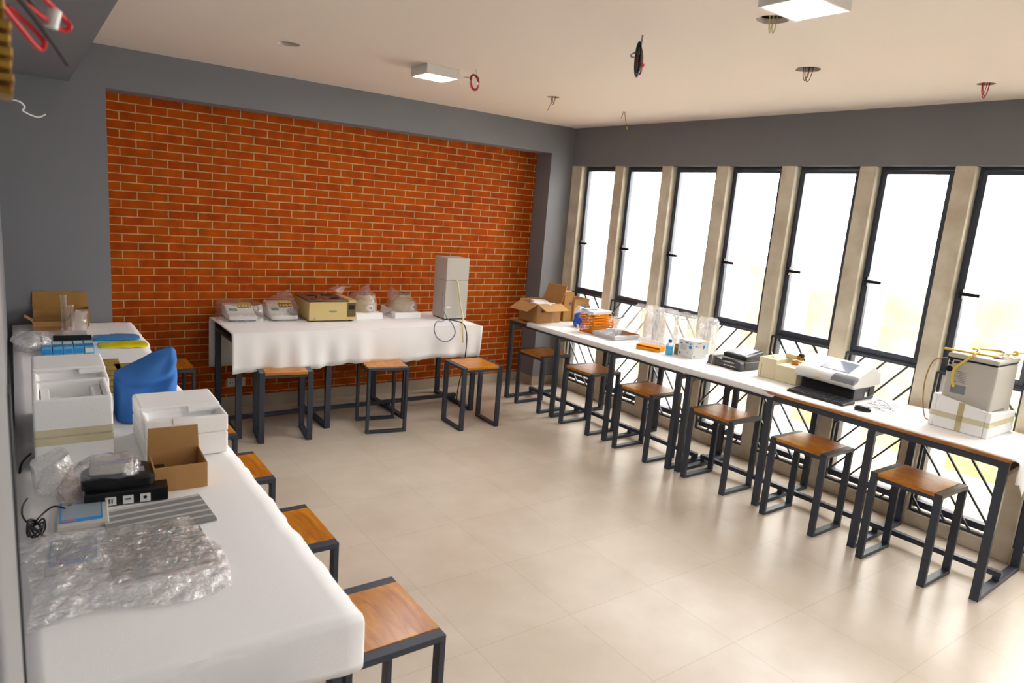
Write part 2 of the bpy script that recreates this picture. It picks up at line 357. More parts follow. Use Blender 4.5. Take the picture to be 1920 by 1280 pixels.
# windows: frame, opening casement with lever, fixed lower pane, diagonal bar grille
def make_window(k, y1):
    y0 = y1-WW; xf = W+.075; g = .002
    root = bpy.data.objects.new('window_%d' % (k+1), None); COL.objects.link(root); root.location = (xf, y0, 0); root['kind'] = 'structure'
    root['label'] = 'tall narrow dark framed casement window, %s from the brick wall corner' % ['first', 'second', 'third', 'fourth', 'fifth', 'sixth', 'seventh', 'eighth', 'ninth', 'tenth', 'eleventh'][k]
    w = WW; t = .024; zb, zm, zt = .13, 1.175, WT
    m = MB()
    m.box(g, 0, zb, g+t, .07, zt); m.box(w-t, 0, zb, w-g, .07, zt); m.box(t, 0, zt-t, w-t, .07, zt-g); m.box(t, 0, zb, w-t, .07, zb+.05); m.box(t, 0, zm-.02, w-t, .07, zm+.02)
    for v in m.bm.verts: v.co = Vector((v.co.y, v.co.x, v.co.z))
    m.build('frame', 'alu', root, bevel=.003)
    m = MB(); a = t+.002; s = .030
    m.box(a, -.012, zm+.022, a+s, .03, zt-t-.002); m.box(w-a-s, -.012, zm+.022, w-a, .03, zt-t-.002); m.box(a+s, -.012, zt-t-s, w-a-s, .03, zt-t-.002); m.box(a+s, -.012, zm+.022, w-a-s, .03, zm+.022+s+.008)
    for v in m.bm.verts: v.co = Vector((v.co.y, v.co.x, v.co.z))
    cs = m.build('casement', 'alu', root, bevel=.003)
    m = MB().box(.006, a+s-.003, zm+.06, .012, w-a-s+.003, zt-t-s+.003); m.build('glass', 'glass', cs)
    m = MB(); yh = w-a-.018; m.box(-.03, yh-.012, 1.715, -.012, yh+.012, 1.785); m.box(-.045, yh-.125, 1.738, -.03, yh+.01, 1.762)
    m.build('handle', 'black', cs, bevel=.003)
    MB().box(.02, t-.003, zb+.047, .026, w-t+.003, zm-.018).build('lower_pane', 'glass', root)
    m = MB(); x = -.045; gz0, gz1 = .115, 1.175; b = .016
    m.bar((x, .008, gz0), (x, .008, gz1), b, b, (1, 0, 0)); m.bar((x, w-.008, gz0), (x, w-.008, gz1), b, b, (1, 0, 0))
    m.bar((x, .008, gz0), (x, w-.008, gz0), b, b); m.bar((x, .008, gz1), (x, w-.008, gz1), b, b)
    n = 8; sl = .62; step = .205     # diagonals, direction alternates window to window
    H = gz1-gz0; wi = w-.016; rise = wi*1.25
    z = -rise+.10
    while z < H:
        P = []
        a0, a1 = (0., z), (wi, z+rise)
        # clip to 0..H
        t0 = max(0, (0-z)/rise); t1 = min(1, (H-z)/rise)
        if t1 > t0+.02:
            u0, u1 = wi*t0, wi*t1; z0, z1 = z+rise*t0, z+rise*t1
            if k % 2 == 1: u0, u1 = wi-u0, wi-u1
            m.bar((x, .008+u0, gz0+z0), (x, .008+u1, gz0+z1), .013, .014, (1, 0, 0))
        z += step
    m.build('grille', 'steel', root)
for k, y in enumerate(ys): make_window(k, y)

# ------------------------------------------------------------ ceiling lights (lamp is the emissive diffuser)
def ceiling_light(x, y, label, sx=.27, sy=.25):
    t = thing('ceiling_light', label, 'ceiling light', (x, y, C), 0, 'square surface mounted ceiling lights')
    m = MB(); h = .068; f = .012
    m.box(-sx/2, -sy/2, -h, -sx/2+f, sy/2, -.001); m.box(sx/2-f, -sy/2, -h, sx/2, sy/2, -.001); m.box(-sx/2+f, -sy/2, -h, sx/2-f, -sy/2+f, -.001); m.box(-sx/2+f, sy/2-f, -h, sx/2-f, sy/2, -.001); m.box(-sx/2+f, -sy/2+f, -.012, sx/2-f, sy/2-f, -.001)
    m.build('housing', 'whitep', t)
    MB().box(-sx/2+f, -sy/2+f, -h+.003, sx/2-f, sy/2-f, -h+.009).build('diffuser', 'led', t)
    return t
ceiling_light(2.58, 4.715, 'lit square white ceiling light nearest the brick wall')
ceiling_light(2.67, 1.80, 'lit square white ceiling light at the top edge of the photo, beside a ragged hole')
ceiling_light(2.67, -1.1, 'lit square white ceiling light behind the camera')
ceiling_light(4.6, -1.1, 'lit square white ceiling light behind the camera near the windows')
ceiling_light(0.95, -1.1, 'lit square white ceiling light behind the camera near the left wall')

# wires hanging from the ceiling openings
def wires(name, label, x, y, sets, cat='wires', group='loose wires hanging from the ceiling'):
    t = thing(name, label, cat, (x, y, C), 0, group)
    for (pn, mt, pts, r) in sets: MB().tube([(p[0]*.85, p[1]*.85, p[2]*.68) for p in pts], r*.72, 6).build(pn, mt, t, smooth=True)
    return t
def loop(cx, cy, w, h, a=0, z0=.03, ph=0):
    c, s = math.cos(a), math.sin(a); P = []
    for k in range(9):
        t = k/8; u = -w/2+w*t; z = z0-(h+z0)*math.sin(PI*t)**.6
        P.append((cx+u*c, cy+u*s, z))
    return P
A0 = -.6
wires('wire_loop', 'thin brown wire loops hanging from the hole near the corner', 3.82, 4.87, [('wire', 'brownwire', loop(0, 0, .05, .09, A0), .003), ('wire', 'brownwire', loop(.01, 0, .03, .07, A0), .003), ('wire', 'brownwire', [(-.01, 0, .02), (-.02, .01, -.09), (-.045, .02, -.17)], .0028)])
tw = wires('wire_tail', 'single red wire with a yellow tip hanging nearest the room corner', 4.68, 4.88, [('wire', 'brownwire', [(-.01, 0, .02), (-.02, 0, -.05), (-.04, .0, -.09)], .003), ('wire', 'brownwire', [(.005, 0, .02), (.02, -.01, -.09), (.045, -.02, -.19)], .003)])
MB().cyl((.038, -.017, -.125), (.046, -.019, -.155), .007, 10, .003).build('wire_cap', 'yellowwire', tw, label='yellow twist cap')
wires('wire_loop', 'maroon wire loops hanging from the oval hole between the near light and the windows', 3.93, 2.56, [('wire', 'brownwire', loop(-.02, 0, .05, .10, A0), .003), ('wire', 'blackwire', loop(.01, 0, .06, .10, A0), .0028), ('wire', 'brownwire', loop(-.0, .01, .03, .07, A0), .003)])
wires('wire_loop', 'red wire loops hanging farthest right, above the windows', 4.79, 1.92, [('wire', 'red', loop(0, 0, .05, .12, A0), .0035), ('wire', 'brownwire', loop(.012, 0, .045, .10, A0), .003), ('wire', 'red', loop(.0, .01, .04, .09, A0), .003)])
wires('wire_loop', 'pale white wire loops hanging from the ragged hole beside the near light', 2.93, 2.13, [('wire', 'creamhose', loop(-.015, 0, .025, .09, A0), .003), ('wire', 'creamhose', loop(.015, 0, .025, .085, A0), .003), ('wire', 'creamhose', loop(.0, .01, .02, .06, A0), .003)])
# long oval coil of red wire near far light
def ringpts(cx, cy, cz, rx, rz, a, n=16, ph=0, tilt=0):
    c, s = math.cos(a), math.sin(a)
    return [(cx+rx*math.cos(2*PI*k/n+ph)*c, cy+rx*math.cos(2*PI*k/n+ph)*s, cz+rz*math.sin(2*PI*k/n+ph)+tilt*math.cos(2*PI*k/n+ph)) for k in range(n+1)]
t = thing('wire_coil', 'coil of red and black wire hanging beside the far ceiling light', 'wires', (2.77, 4.46, C), 0, 'loose wires hanging from the ceiling')
MB().tube([(.0, 0, .0), (.01, 0, -.03), (.02, 0, -.05)], .004, 6).build('cord', 'whitep', t, smooth=True)
for i, (mt, dr) in enumerate((('red', .0), ('brownwire', .006), ('blackwire', -.005), ('red', .01))):
    MB().tube(ringpts(0, i*.004, -.09, .028+dr*.6, .048+dr*.6, A0, tilt=-.012), .0034, 6).build('wire', mt, t, smooth=True)
MB().box(.012, -.012, -.07, .028, .004, -.052).build('clip', 'red', t, bevel=.003)
# big hanging bundle
t = thing('cable_bundle', 'long folded bundle of dark, green and red cables hanging mid ceiling', 'cables', (2.78, 2.82, C), 0, 'loose wires hanging from the ceiling')
MB().tube([(0, 0, 0), (-.005, 0, -.05), (-.01, 0, -.10)], .005, 6).build('cord', 'greywire', t, smooth=True)
for i, (mt, cx, hz, r) in enumerate((('blackwire', -.018, .12, .007), ('greenwire', -.004, .10, .006), ('red', .010, .085, .006), ('charcoal', -.012, .13, .007), ('brownwire', .018, .10, .006), ('greyd', .0, .12, .005))):
    MB().tube(ringpts(cx*.8, i*.003, -.115-.004*i, .012, hz*.62, A0, tilt=-.014), r*.8, 6).build('wire', mt, t, smooth=True)
MB().tube([(-.015, .01, -.085), (-.04, .025, -.10), (-.043, .028, -.112), (-.015, .01, -.118)], .004, 8).build('wire', 'greywire', t, smooth=True)
MB().lathe([(.004, -.16), (.012, -.156), (.013, -.148), (.006, -.142)], .012, -.008, 12).build('tape', 'red', t, smooth=True)

# ------------------------------------------------------------ furniture
def make_table(label, loc, rz, s, group=None, depth=.74):
    t = thing('work_table', label, 'table', loc, rz, group); L = 3*s+.05; lw = .05; lt = .032; dp = depth
    MB().box(-.005, -.008, .883, L+.005, dp+.005, .905).build('tabletop', 'woodedge', t, bevel=.003)
    m = MB(); m.box(0, 0, .840, L, lt, .883); m.box(0, dp-lt, .840, L, dp, .883)
    m.build('apron', 'steel', t, bevel=.002)
    for k in range(4):
        x = k*s; m = MB(); m.box(x, 0, 0, x+lw, lt, .840); m.box(x, dp-lt, 0, x+lw, dp, .840); m.box(x, lt, 0, x+lw, dp-lt, .03); m.box(x, lt, .80, x+lw, dp-lt, .832)
        m.build('leg', 'steel', t, bevel=.002)
    m = MB(); m.box(0, dp/2-.02, .055, L, dp/2+.02, .09)
    for k in range(4): m.box(k*s+.005, dp/2-.02, .03, k*s+lw-.005, dp/2+.02, .055)
    m.build('stretcher', 'steel', t, bevel=.002)
    return t
make_table('dark steel framed work table standing farthest along the windows, in the brick corner', (4.403, 6.03, 0), -90+1.5, .777)
make_table('dark steel framed work table standing nearest along the windows', (4.497, 3.618, 0), -90+2.2, .7507)
make_table('dark steel framed work table standing against the brick wall', (1.44, 5.72, 0), 0, .768)
make_table('dark steel framed work table at the left wall, nearest the camera', (.742, 1.72, 0), 90, .768, depth=.73)
make_table('dark steel framed work table at the left wall, farther one near the cardboard boxes', (.742, 4.085, 0), 90, .732, depth=.73)

def make_stool(label, loc, rz, group):
    t = thing('stool', label, 'stool', loc, rz, group); w, d, h, a, b = .435, .37, .605, .045, .024
    m = MB(); m.box(-w/2+a+.001, -d/2, h-.022, w/2-a-.001, d/2, h+.002); m.build('seat', 'wood', t, bevel=.002)
    for sx in (-1, 1):
        x0, x1 = (sx*w/2, sx*(w/2-a)); x0, x1 = min(x0, x1), max(x0, x1)
        m = MB(); m.box(x0, -d/2, 0, x1, -d/2+b, h-b); m.box(x0, d/2-b, 0, x1, d/2, h-b); m.box(x0, -d/2, h-b, x1, d/2, h); m.box(x0, -d/2+b, 0, x1, d/2-b, b)
        m.build('leg_frame', 'steel', t, bevel=.002)
    for yy in (-d/2+.004, d/2-.026): MB().box(-w/2+a, yy, h-.048, w/2-a, yy+.022, h-.024).build('seat_rail', 'steel', t, bevel=.001)
    return t
GW, GB, GL = 'stools tucked along the window table', 'stools tucked under the brick wall table', 'stools in a row beside the left wall table'
s0 = make_stool('wooden seat stool nearest the camera along the window table', (4.635, 1.785, 0), 90, GW)
for lab, x, y, r in (('wooden seat stool second from the camera along the window table', 4.625, 2.52, 90.5), ('wooden seat stool third from the camera along the window table', 4.63, 3.285, 90),
                     ('wooden seat stool fourth from the camera along the window table', 4.575, 4.06, 89), ('wooden seat stool fifth from the camera along the window table', 4.575, 4.832, 91),
                     ('wooden seat stool farthest along the window table, beside the brick corner', 4.565, 5.587, 91)):
    dup(s0, (x, y, 0), r, lab, GW)
for lab, x, y, r in (('wooden seat stool at the left end of the brick wall table', 1.82, 5.70, -8), ('wooden seat stool turned sideways under the middle of the brick wall table', 2.705, 5.625, 80),
                     ('wooden seat stool pulled out at the right end of the brick wall table', 3.535, 5.375, -2)):
    dup(s0, (x, y, 0), r, lab, GB)
for lab, x, y, r in (('large wooden seat stool nearest the camera beside the left table', .985, 2.045, 90), ('wooden seat stool second from the camera beside the left table', .905, 2.83, 90),
                     ('wooden seat stool third from the camera beside the left table', .875, 3.625, 90), ('mostly hidden stool beside the white foam box on the left table', .87, 4.36, 90),
                     ('shaded stool in the left corner behind the blue cover', .97, 6.04, 90)):
    dup(s0, (x, y, 0), r, lab, GL)

# ------------------------------------------------------------ cloths
TZ = .9115
def cloth_long():
    # follows the front edges of the two window tables
    def fx(y):
        a, b = 4.403+(6.03-y)*.0262, 4.497+(3.618-y)*.0384
        k = max(0, min(1, (3.64-y)/.35)); return a*(1-k)+b*k
    S = [-.045, -.03, -.012, 0, .006]+[.02+.70*k/14 for k in range(15)]
    m = MB(); ya, yb = 5.72, 1.29; n = 150
    V = []
    for i in range(n+1):
        y = ya+(yb-ya)*i/n; row = []
        inset = max(0, min(1, (2.95-y)/.5))*.016
        for s in S:
            x = fx(y); nz = noise.noise(Vector((y*5, s*6, 1)))
            if s < 0: p = (x-.011+inset+.003*math.sin(y*9), y, TZ-.006+(s*.9 if inset < .004 else s*.1)+.004*nz)
            else: p = (x-.008+s+inset, y, TZ-.002+.0015*nz+ (.0)) 
            row.append(m.bm.verts.new(p))
        V.append(row)
    # hanging end at the near end
    for j in range(1, 12):
        row = []
        for q, s in enumerate(S):
            x = fx(yb)+max(s, 0)+.01; t = max(0, (s-.02)/.7)
            L = .10+.10*math.sin(t*PI*1.3+.5)+.05*math.sin(t*11)
            row.append(m.bm.verts.new((x+.006*math.sin(j*.8+s*14)+.02*(1-t)*j/11, yb-.006-.012*math.sin(min(j, 3)/3*PI/2)-.012*math.sin(s*22)*j/11, TZ-.004-L*j/11)))
        V.append(row)
    for a, b in zip(V, V[1:]):
        for i in range(len(S)-1): m.bm.faces.new((a[i], a[i+1], b[i+1], b[i]))
    o = m.build('tablecloth', 'cloth', smooth=True, solid=.003, angle=80)
    tag(o, 'long white cloth runner covering the window tables, loose at the near end', 'tablecloth')
cloth_long()
def cloth_brick():
    # top, long front drop and back drop
    m = MB(); xa, xb = 1.40, 3.825; n = 120
    prof = [('f', t) for t in (1, .85, .7, .55, .4, .25, .12, .04)]+[('t', t/12) for t in range(13)]+[('b', t) for t in (.1, .4, .7, 1)]
    V = []
    for i in range(n+1):
        x = xa+(xb-xa)*i/n; row = []
        drop = .315+.012*math.sin(x*7)+.01*noise.noise(Vector((x*14, 0, 0))) + (.02 if x < 1.9 else 0)
        tl = max(0, (x-3.70)/.125)
        for k, t in prof:
            if k == 'f':
                wv = .016*math.sin(x*11+1.5*math.sin(x*2.3))+.010*math.sin(x*27+3*math.sin(x*3.1))+.022*noise.noise(Vector((x*5, t*1.6, 3)))
                sk = .02*t*tl
                p = (x-sk, 5.703-.012*t**.4-(wv+.016)*t, TZ-.004-drop*t-.03*tl*(1-t))
            elif k == 't': p = (x, 5.70+.785*t, TZ-.002+.003*noise.noise(Vector((x*4, t*5, 7)))-.02*tl*tl)
            else: p = (x, 6.49+.012*t+.004*math.sin(x*10), TZ-.004-.46*t)
            row.append(m.bm.verts.new(p))
        V.append(row)
    for a, b in zip(V, V[1:]):
        for i in range(len(prof)-1): m.bm.faces.new((a[i], a[i+1], b[i+1], b[i]))
    tag(m.build('tablecloth', 'cloth', smooth=True, solid=.003, angle=80), 'white cloth with a deep front drop on the brick wall table', 'tablecloth')
cloth_brick()
def cloth_left():
    m = MB(); ya, yb = 1.655, 6.338; n = 190
    S = [k/16 for k in range(17)]+[1.1, 1.2, 1.3]; V = []
    def pt(s, y):
        edge = .010*noise.noise(Vector((y*9, 2, 0)))+(.03*noise.noise(Vector((y*2.2, 9, 0))) if y > 4 else .004*noise.noise(Vector((y*30, 2, 0))))
        x = -.03+(.795+edge)*min(s, 1)
        z = TZ-.002+.002*noise.noise(Vector((x*6, y*5, 2)))+(.006*noise.noise(Vector((x*5, y*5, 5))) if y > 4.6 and s > .05 else 0)
        if s > 1:
            q = (s-1)/.3; L = .055+.008*noise.noise(Vector((y*14, 0, 4))) if y < 4 else .05+.03*noise.noise(Vector((y*3, 0, 4)))
            x += .006*math.sin(q*2.5); z -= L*q
        elif s > .9: z = max(z, TZ-.004)-.003
        else: z = max(z, TZ-.004)
        return x, y, z
    for j in range(8, 0, -1):
        row = []
        for s in S:
            x, y, z = pt(s, ya); L = .165+.02*math.sin(x*9)+.012*noise.noise(Vector((x*12, 4, 0)))
            L *= (1-.2*max(0, s-1)/.3); t = j/8
            if s > 1: x += .006*math.sin((s-1)/.3*2.5); zz = TZ-.008-(.02*(s-1)/.3)*1 ; y_ = ya+.02*(s-1)/.3+.0
            else: zz = TZ-.006; y_ = ya
            row.append(m.bm.verts.new((x, y_-.012*t**.4-.010*t*math.sin(x*13), zz-L*t)))
        V.append(row)
    for i in range(n+1):
        y = ya+(yb-ya)*i/n; row = []
        for s in S:
            p = pt(s, y)
            row.append(m.bm.verts.new(p))
        V.append(row)
    for a, b in zip(V, V[1:]):
        for i in range(len(S)-1): m.bm.faces.new((a[i], a[i+1], b[i+1], b[i]))
    tag(m.build('tablecloth', 'cloth', smooth=True, solid=.004, angle=80), 'thick white cloth with a frayed edge on the left wall tables', 'tablecloth')
cloth_left()

# ------------------------------------------------------------ common small builders
Z = .913
def open_carton(name, label, x, y, rz, lx, ly, h, flaps, m='card', content=None, group=None, z=Z, t=.005):
    T = thing(name, label, 'cardboard box', (x, y, z), rz, group)
    b = MB(); b.box(0, 0, 0, lx, ly, t); b.box(0, 0, t, lx, t, h); b.box(0, ly-t, t, lx, ly, h); b.box(0, t, t, t, ly-t, h); b.box(lx-t, t, t, lx, ly-t, h)
    b.build('body', m, T, bevel=.001)
    # flaps: (side, length, angle from vertical outward)
    for side, L, ang in flaps:
        a = R(ang); dx, dz = L*math.sin(a), L*math.cos(a); f = MB(); g = .004
        if side == 'f': f.hexa([(0, 0, h), (lx, 0, h), (lx, t, h), (0, t, h), (g, -dx, h+dz), (lx-g, -dx, h+dz), (lx-g, -dx+t, h+dz+.001), (g, -dx+t, h+dz+.001)])
        if side == 'b': f.hexa([(0, ly-t, h), (lx, ly-t, h), (lx, ly, h), (0, ly, h), (g, ly+dx-t, h+dz), (lx-g, ly+dx-t, h+dz), (lx-g, ly+dx, h+dz+.001), (g, ly+dx, h+dz+.001)])
        if side == 'l': f.hexa([(0, 0, h), (t, 0, h), (t, ly, h), (0, ly, h), (-dx, g, h+dz), (-dx+t, g, h+dz+.001), (-dx+t, ly-g, h+dz+.001), (-dx, ly-g, h+dz)])
        if side == 'r': f.hexa([(lx-t, 0, h), (lx, 0, h), (lx, ly, h), (lx-t, ly, h), (lx+dx-t, g, h+dz), (lx+dx, g, h+dz+.001), (lx+dx, ly-g, h+dz+.001), (lx+dx-t, ly-g, h+dz)])
        f.build('flap', m, T)
    return T
def slab(parent, name, m, x0, y0, z0, x1, y1, z1, **k): return MB().box(x0, y0, z0, x1, y1, z1).build(name, m, parent, **k)

# ------------------------------------------------------------ window table, far to near
T = open_carton('open_box', 'open brown cardboard box with raised flaps, at the far end of the window table', 4.45, 5.62, 2, .33, .31, .205,
                [('l', .16, 118), ('f', .15, 112), ('b', .02, 10), ('r', .20, 19)], 'card2')
MB().box(.21, -.001, .0, .235, 0, .205).build('tape_strip', 'tape', T)
m = MB(); m.cyl((.07, -.0005, .13), (.07, -.0015, .13), .016, 16); m.build('printed_mark', 'navy', T)
for i, (x, y, z, a) in enumerate(((4.53, 5.70, .19, 10), (4.60, 5.80, .20, -14), (4.63, 5.68, .185, 30))):
    b = MB().box(-.085, -.055, 0, .085, .055, .022).build('white_packet', 'whitep', bevel=.003); b.location = (x, y, Z+z); b.rotation_euler = (0, 0, R(a))
    tag(b, ['white packet lying leftmost in the open cardboard box', 'white packet at the back of the open cardboard box', 'white packet at the front right in the open cardboard box'][i], 'packet', 'white packets in the open box')
T = open_carton('tall_box', 'closed tall brown cardboard box behind the open box', 4.86, 5.68, 1, .12, .30, .32, [], 'card')
slab(T, 'lid', 'card', -.002, -.002, .3205, .122, .302, .328)
m = MB(); m.cyl((.085, -.0005, .2), (.085, -.002, .2), .014, 16); m.build('printed_mark', 'navy', T)
T = open_carton('small_box', 'small printed brown cardboard box under the first window', 4.99, 5.66, 1, .22, .20, .25, [('f', .03, 80)], 'card2')
m = MB()
for k in range(3): m.box(.05+.05*k, -.0015, .15, .08+.05*k, -.0003, .19)
m.build('printed_mark', 'print', T)
# blue glove bag
o = MB().loft([(4.83, 5.37, Z, .05, .05), (4.83, 5.37, Z+.05, .075, .06), (4.84, 5.37, Z+.10, .07, .055), (4.83, 5.38, Z+.135, .045, .04), (4.85, 5.38, Z+.15, .015, .015)], 24, 2, .03, 16, 3).build('crumpled_glove', 'bluep', smooth=True, angle=60)
tag(o, 'crumpled blue rubber glove beside the orange rack stack', 'glove')
o = MB().loft([(4.87, 5.43, Z, .05, .05), (4.88, 5.43, Z+.09, .06, .06), (4.87, 5.42, Z+.17, .055, .05), (4.88, 5.42, Z+.2, .02, .02)], 24, 2, .025, 14, 8).build('plastic_bag', 'film2', smooth=True)
tag(o, 'crumpled milky plastic bag behind the blue glove', 'bag')
T = thing('small_vial', 'small clear vial standing in front of the blue glove', 'vial', (4.72, 5.27, Z)); MB().lathe([(.012, 0), (.012, .035)], n=14).build('body', 'film2', T, smooth=True); MB().lathe([(.013, .035), (.013, .045)], n=14).build('cap', 'whitep', T, smooth=True)
# stack of orange tube racks
def rack(name, label, x, y, z, rz, lx=.23, ly=.105, m='orange', group=None, tiers=2):
    T = thing(name, label, 'tube rack', (x, y, z), rz, group)
    for k in range(tiers):
        zz = .0+k*(.022); b = MB()
        nx, ny = 7, 3; t = .003
        # plate built as bars around round openings
        for i in range(nx+1): b.box(i*(lx-.006)/nx, 0, zz, i*(lx-.006)/nx+.006, ly, zz+t)
        for j in range(ny+1): b.box(0, j*(ly-.006)/ny, zz, lx, j*(ly-.006)/ny+.006, zz+(.010 if j in (0, ny) and k == 0 else t))
        b.build('shelf', m, T)
    b = MB()
    for px in (0, lx-.006):
        for py in (0, ly-.006): b.box(px, py, 0, px+.006, py+.006, .022*(tiers-1)+.003)
    b.build('end_frame', m, T)
    return T
pos = ['bottommost', 'second from the bottom', 'third from the bottom', 'fourth from the bottom', 'fifth from the bottom', 'sixth from the bottom', 'topmost']
r0 = None
for i in range(7):
    loc = (4.68+random.uniform(-.008, .008), 4.99+random.uniform(-.01, .01), Z+.0275*i); rz = random.uniform(-5, 5)+3
    lab = 'orange plastic tube rack, %s in the tall stack' % pos[i]
    if r0 is None: r0 = rack('tube_rack', lab, *loc, rz, .27, .19, group='orange tube racks in the stack')
    else: dup(r0, loc, rz, lab)
T = thing('slide_box', 'white and blue flat box lying on top of the orange rack stack', 'box', (4.67, 5.0, Z+.1935), 4)
slab(T, 'body', 'whitep', 0, 0, 0, .27, .18, .03, bevel=.002); slab(T, 'lid', 'gelblue', .01, .09, .03, .15, .175, .04)
# translucent basket with contents
T = thing('plastic_basin', 'milky plastic basin between the orange racks and tall clear bags', 'basin', (4.95, 4.94, Z), 0)
m = MB(); m.loft([(.11, .06, .0, .085, .085), (.11, .06, .15, .105, .11)], 32, 4, cap=False); m.loft([(.11, .06, .001, .085, .085), (.11, .06, .002, .085, .085)], 32, 4); m.build('shell', 'film2', T, smooth=True)
MB().bar((.03, .02, .155), (.16, .05, .175), .012, .006).build('tongs', 'black', T)
# steel tray
T = thing('steel_tray', 'shallow stainless steel tray lying on the window table', 'tray', (4.66, 4.66, Z), 2)
m = MB(); L1, L2, h = .36, .31, .042; t = .003
m.box(.01, .01, 0, L1-.01, L2-.01, t)
for (a, b, c, d) in (((.01, .01), (0, 0), (L1, 0), (L1-.01, .01)), ((L1-.01, .01), (L1, 0), (L1, L2), (L1-.01, L2-.01)), ((L1-.01, L2-.01), (L1, L2), (0, L2), (.01, L2-.01)), ((.01, L2-.01), (0, L2), (0, 0), (.01, .01))):
    v = [m.bm.verts.new(p) for p in ((a[0], a[1], .001), (b[0], b[1], h), (c[0], c[1], h), (d[0], d[1], .001))]; m.bm.faces.new(v)
m.build('pan', 'chrome', T, solid=.002)
m = MB()
m.tube([(0, 0, h), (L1, 0, h), (L1, L2, h), (0, L2, h), (0, 0, h)], .004, 8, smooth=False); m.build('rim', 'chrome', T, smooth=True)
m = MB(); m.tube([(.19, .16, .003), (.19, .16, .03), (.21, .18, .03), (.21, .18, .003)], .005, 8, smooth=False); m.build('handle', 'charcoal', T, smooth=True)
# tall clear bagged containers
ord5 = ['farthest', 'second from the far end', 'third from the far end', 'fourth from the far end', 'nearest the white printed box']
for i, (x, y, wx, wy, h) in enumerate(((5.17, 4.80, .075, .085, .30), (5.16, 4.62, .07, .08, .31), (5.155, 4.44, .07, .075, .31), (5.165, 4.235, .075, .09, .31), (5.19, 4.0, .075, .085, .31))):
    T = thing('bagged_container', 'tall clear bagged plastic container, %s in the row by the windows' % ord5[i], 'container', (x, y, Z), 0, 'tall clear bagged containers')
    m = MB(); a, b = wx*.8, wy*.8
    m.loft([(0, 0, .001, a, b), (0, 0, h*.86, a, b)], 24, 7); m.build('container', 'acryl', T)
    m = MB(); s = []
    for q in range(11):
        f = q/10; pin = 1-.35*max(0, f-.8)/.2
        s.append((.006*math.sin(q*2+i), 0, .001+f*(h+.02), wx*1.03*pin, wy*1.03*(1-.1*max(0, f-.8)/.2)))
    m.loft(s, 40, 5, .014, 17, i*5+2, cap=False); m.build('bag', 'film3', T, smooth=True, angle=25)
# low orange rack with tubes
T = thing('tube_rack', 'low orange tube rack full of clear tubes in front of the tall bags', 'tube rack', (4.63, 4.34, Z), -90)
T.rotation_euler = (0, 0, R(-72))
b = MB(); lx, ly = .235, .12
for z0, z1 in ((.0, .024), (.036, .041)):
    b.box(0, 0, z0, lx, ly, z1)
b.box(0, 0, .024, .005, ly, .036); b.box(lx-.005, 0, .024, lx, ly, .036)
b.build('frame', 'orange', T, bevel=.002)
for i in range(8):
    for j in range(3):
        MB().cyl((.02+i*.028, .02+j*.04, .0415), (.02+i*.028, .02+j*.04, .075), .007, 8).build('tube', 'acryl', T)
# blue bottle
T = thing('reagent_bottle', 'small clear bottle of blue liquid with a dark blue cap', 'bottle', (4.735, 4.035, Z))
MB().lathe([(.030, 0), (.0315, .004), (.0315, .078), (.030, .08)]).build('liquid', 'cyan', T, smooth=True)
MB().lathe([(.033, .0805), (.033, .09), (.026, .103), (.014, .108), (.014, .118)]).build('shoulder', 'film2', T, smooth=True)
MB().lathe([(.0165, .112), (.0165, .137), (.012, .14)]).build('cap', 'bluep', T, smooth=True)
m = MB(); m.lathe([(.0325, .02), (.0325, .055)]); m.build('sticker', 'boxblue', T, smooth=True)
T = thing('brown_box', 'tiny brown cardboard box between the blue bottle and white printed box', 'cardboard box', (4.80, 4.035, Z), -80)
slab(T, 'body', 'card', 0, 0, 0, .055, .07, .095, bevel=.001); slab(T, 'tape_strip', 'tape', -.001, -.001, .065, .056, .071, .075)
# white printed carton
T = thing('printed_carton', 'white cube carton with small blue printed symbols on the window table', 'carton', (4.80, 3.822, Z), 0)
LX, LY, H = .185, .168, .155
slab(T, 'body', 'whitep', 0, 0, 0, LX, LY, H, bevel=.0015)
m = MB()   # marks on the room-facing side (x=0) and on the end facing the camera (y=0)
m.cyl((-.0006, .035, .098), (-.0016, .035, .098), .0155, 20); m.cyl((-.0006, .145, .032), (-.0016, .145, .032), .011, 18); m.cyl((-.0006, .035, .128), (-.0016, .035, .128), .008, 14)
m.cyl((.14, -.0006, .105), (.14, -.0016, .105), .012, 18); m.cyl((.14, -.0006, .088), (.14, -.0016, .088), .006, 12)
m.build('printed_symbols', 'gelblue', T)
m = MB(); m.box(-.0016, .06, .128, -.0006, .10, .135); m.box(-.0016, .125, .115, -.0006, .148, .124); m.box(.05, -.0016, .132, .10, -.0006, .138); m.box(.02, -.0016, .11, .05, -.0006, .116)
m.build('printed_title', 'navy', T)
m = MB()
for k in range(5): m.box(-.0014, .075, .105-k*.009, -.0006, .148-.006*(k % 3), .1075-k*.009)
m.box(-.0014, .045, .052, -.0006, .05, .06); m.box(-.0014, .06, .042, -.0006, .066, .048); m.box(.02, -.0014, .1, .085, -.0006, .103)
m.cyl((.02, -.0006, .02), (.02, -.0014, .02), .008, 14)
m.build('printed_text', 'print', T)
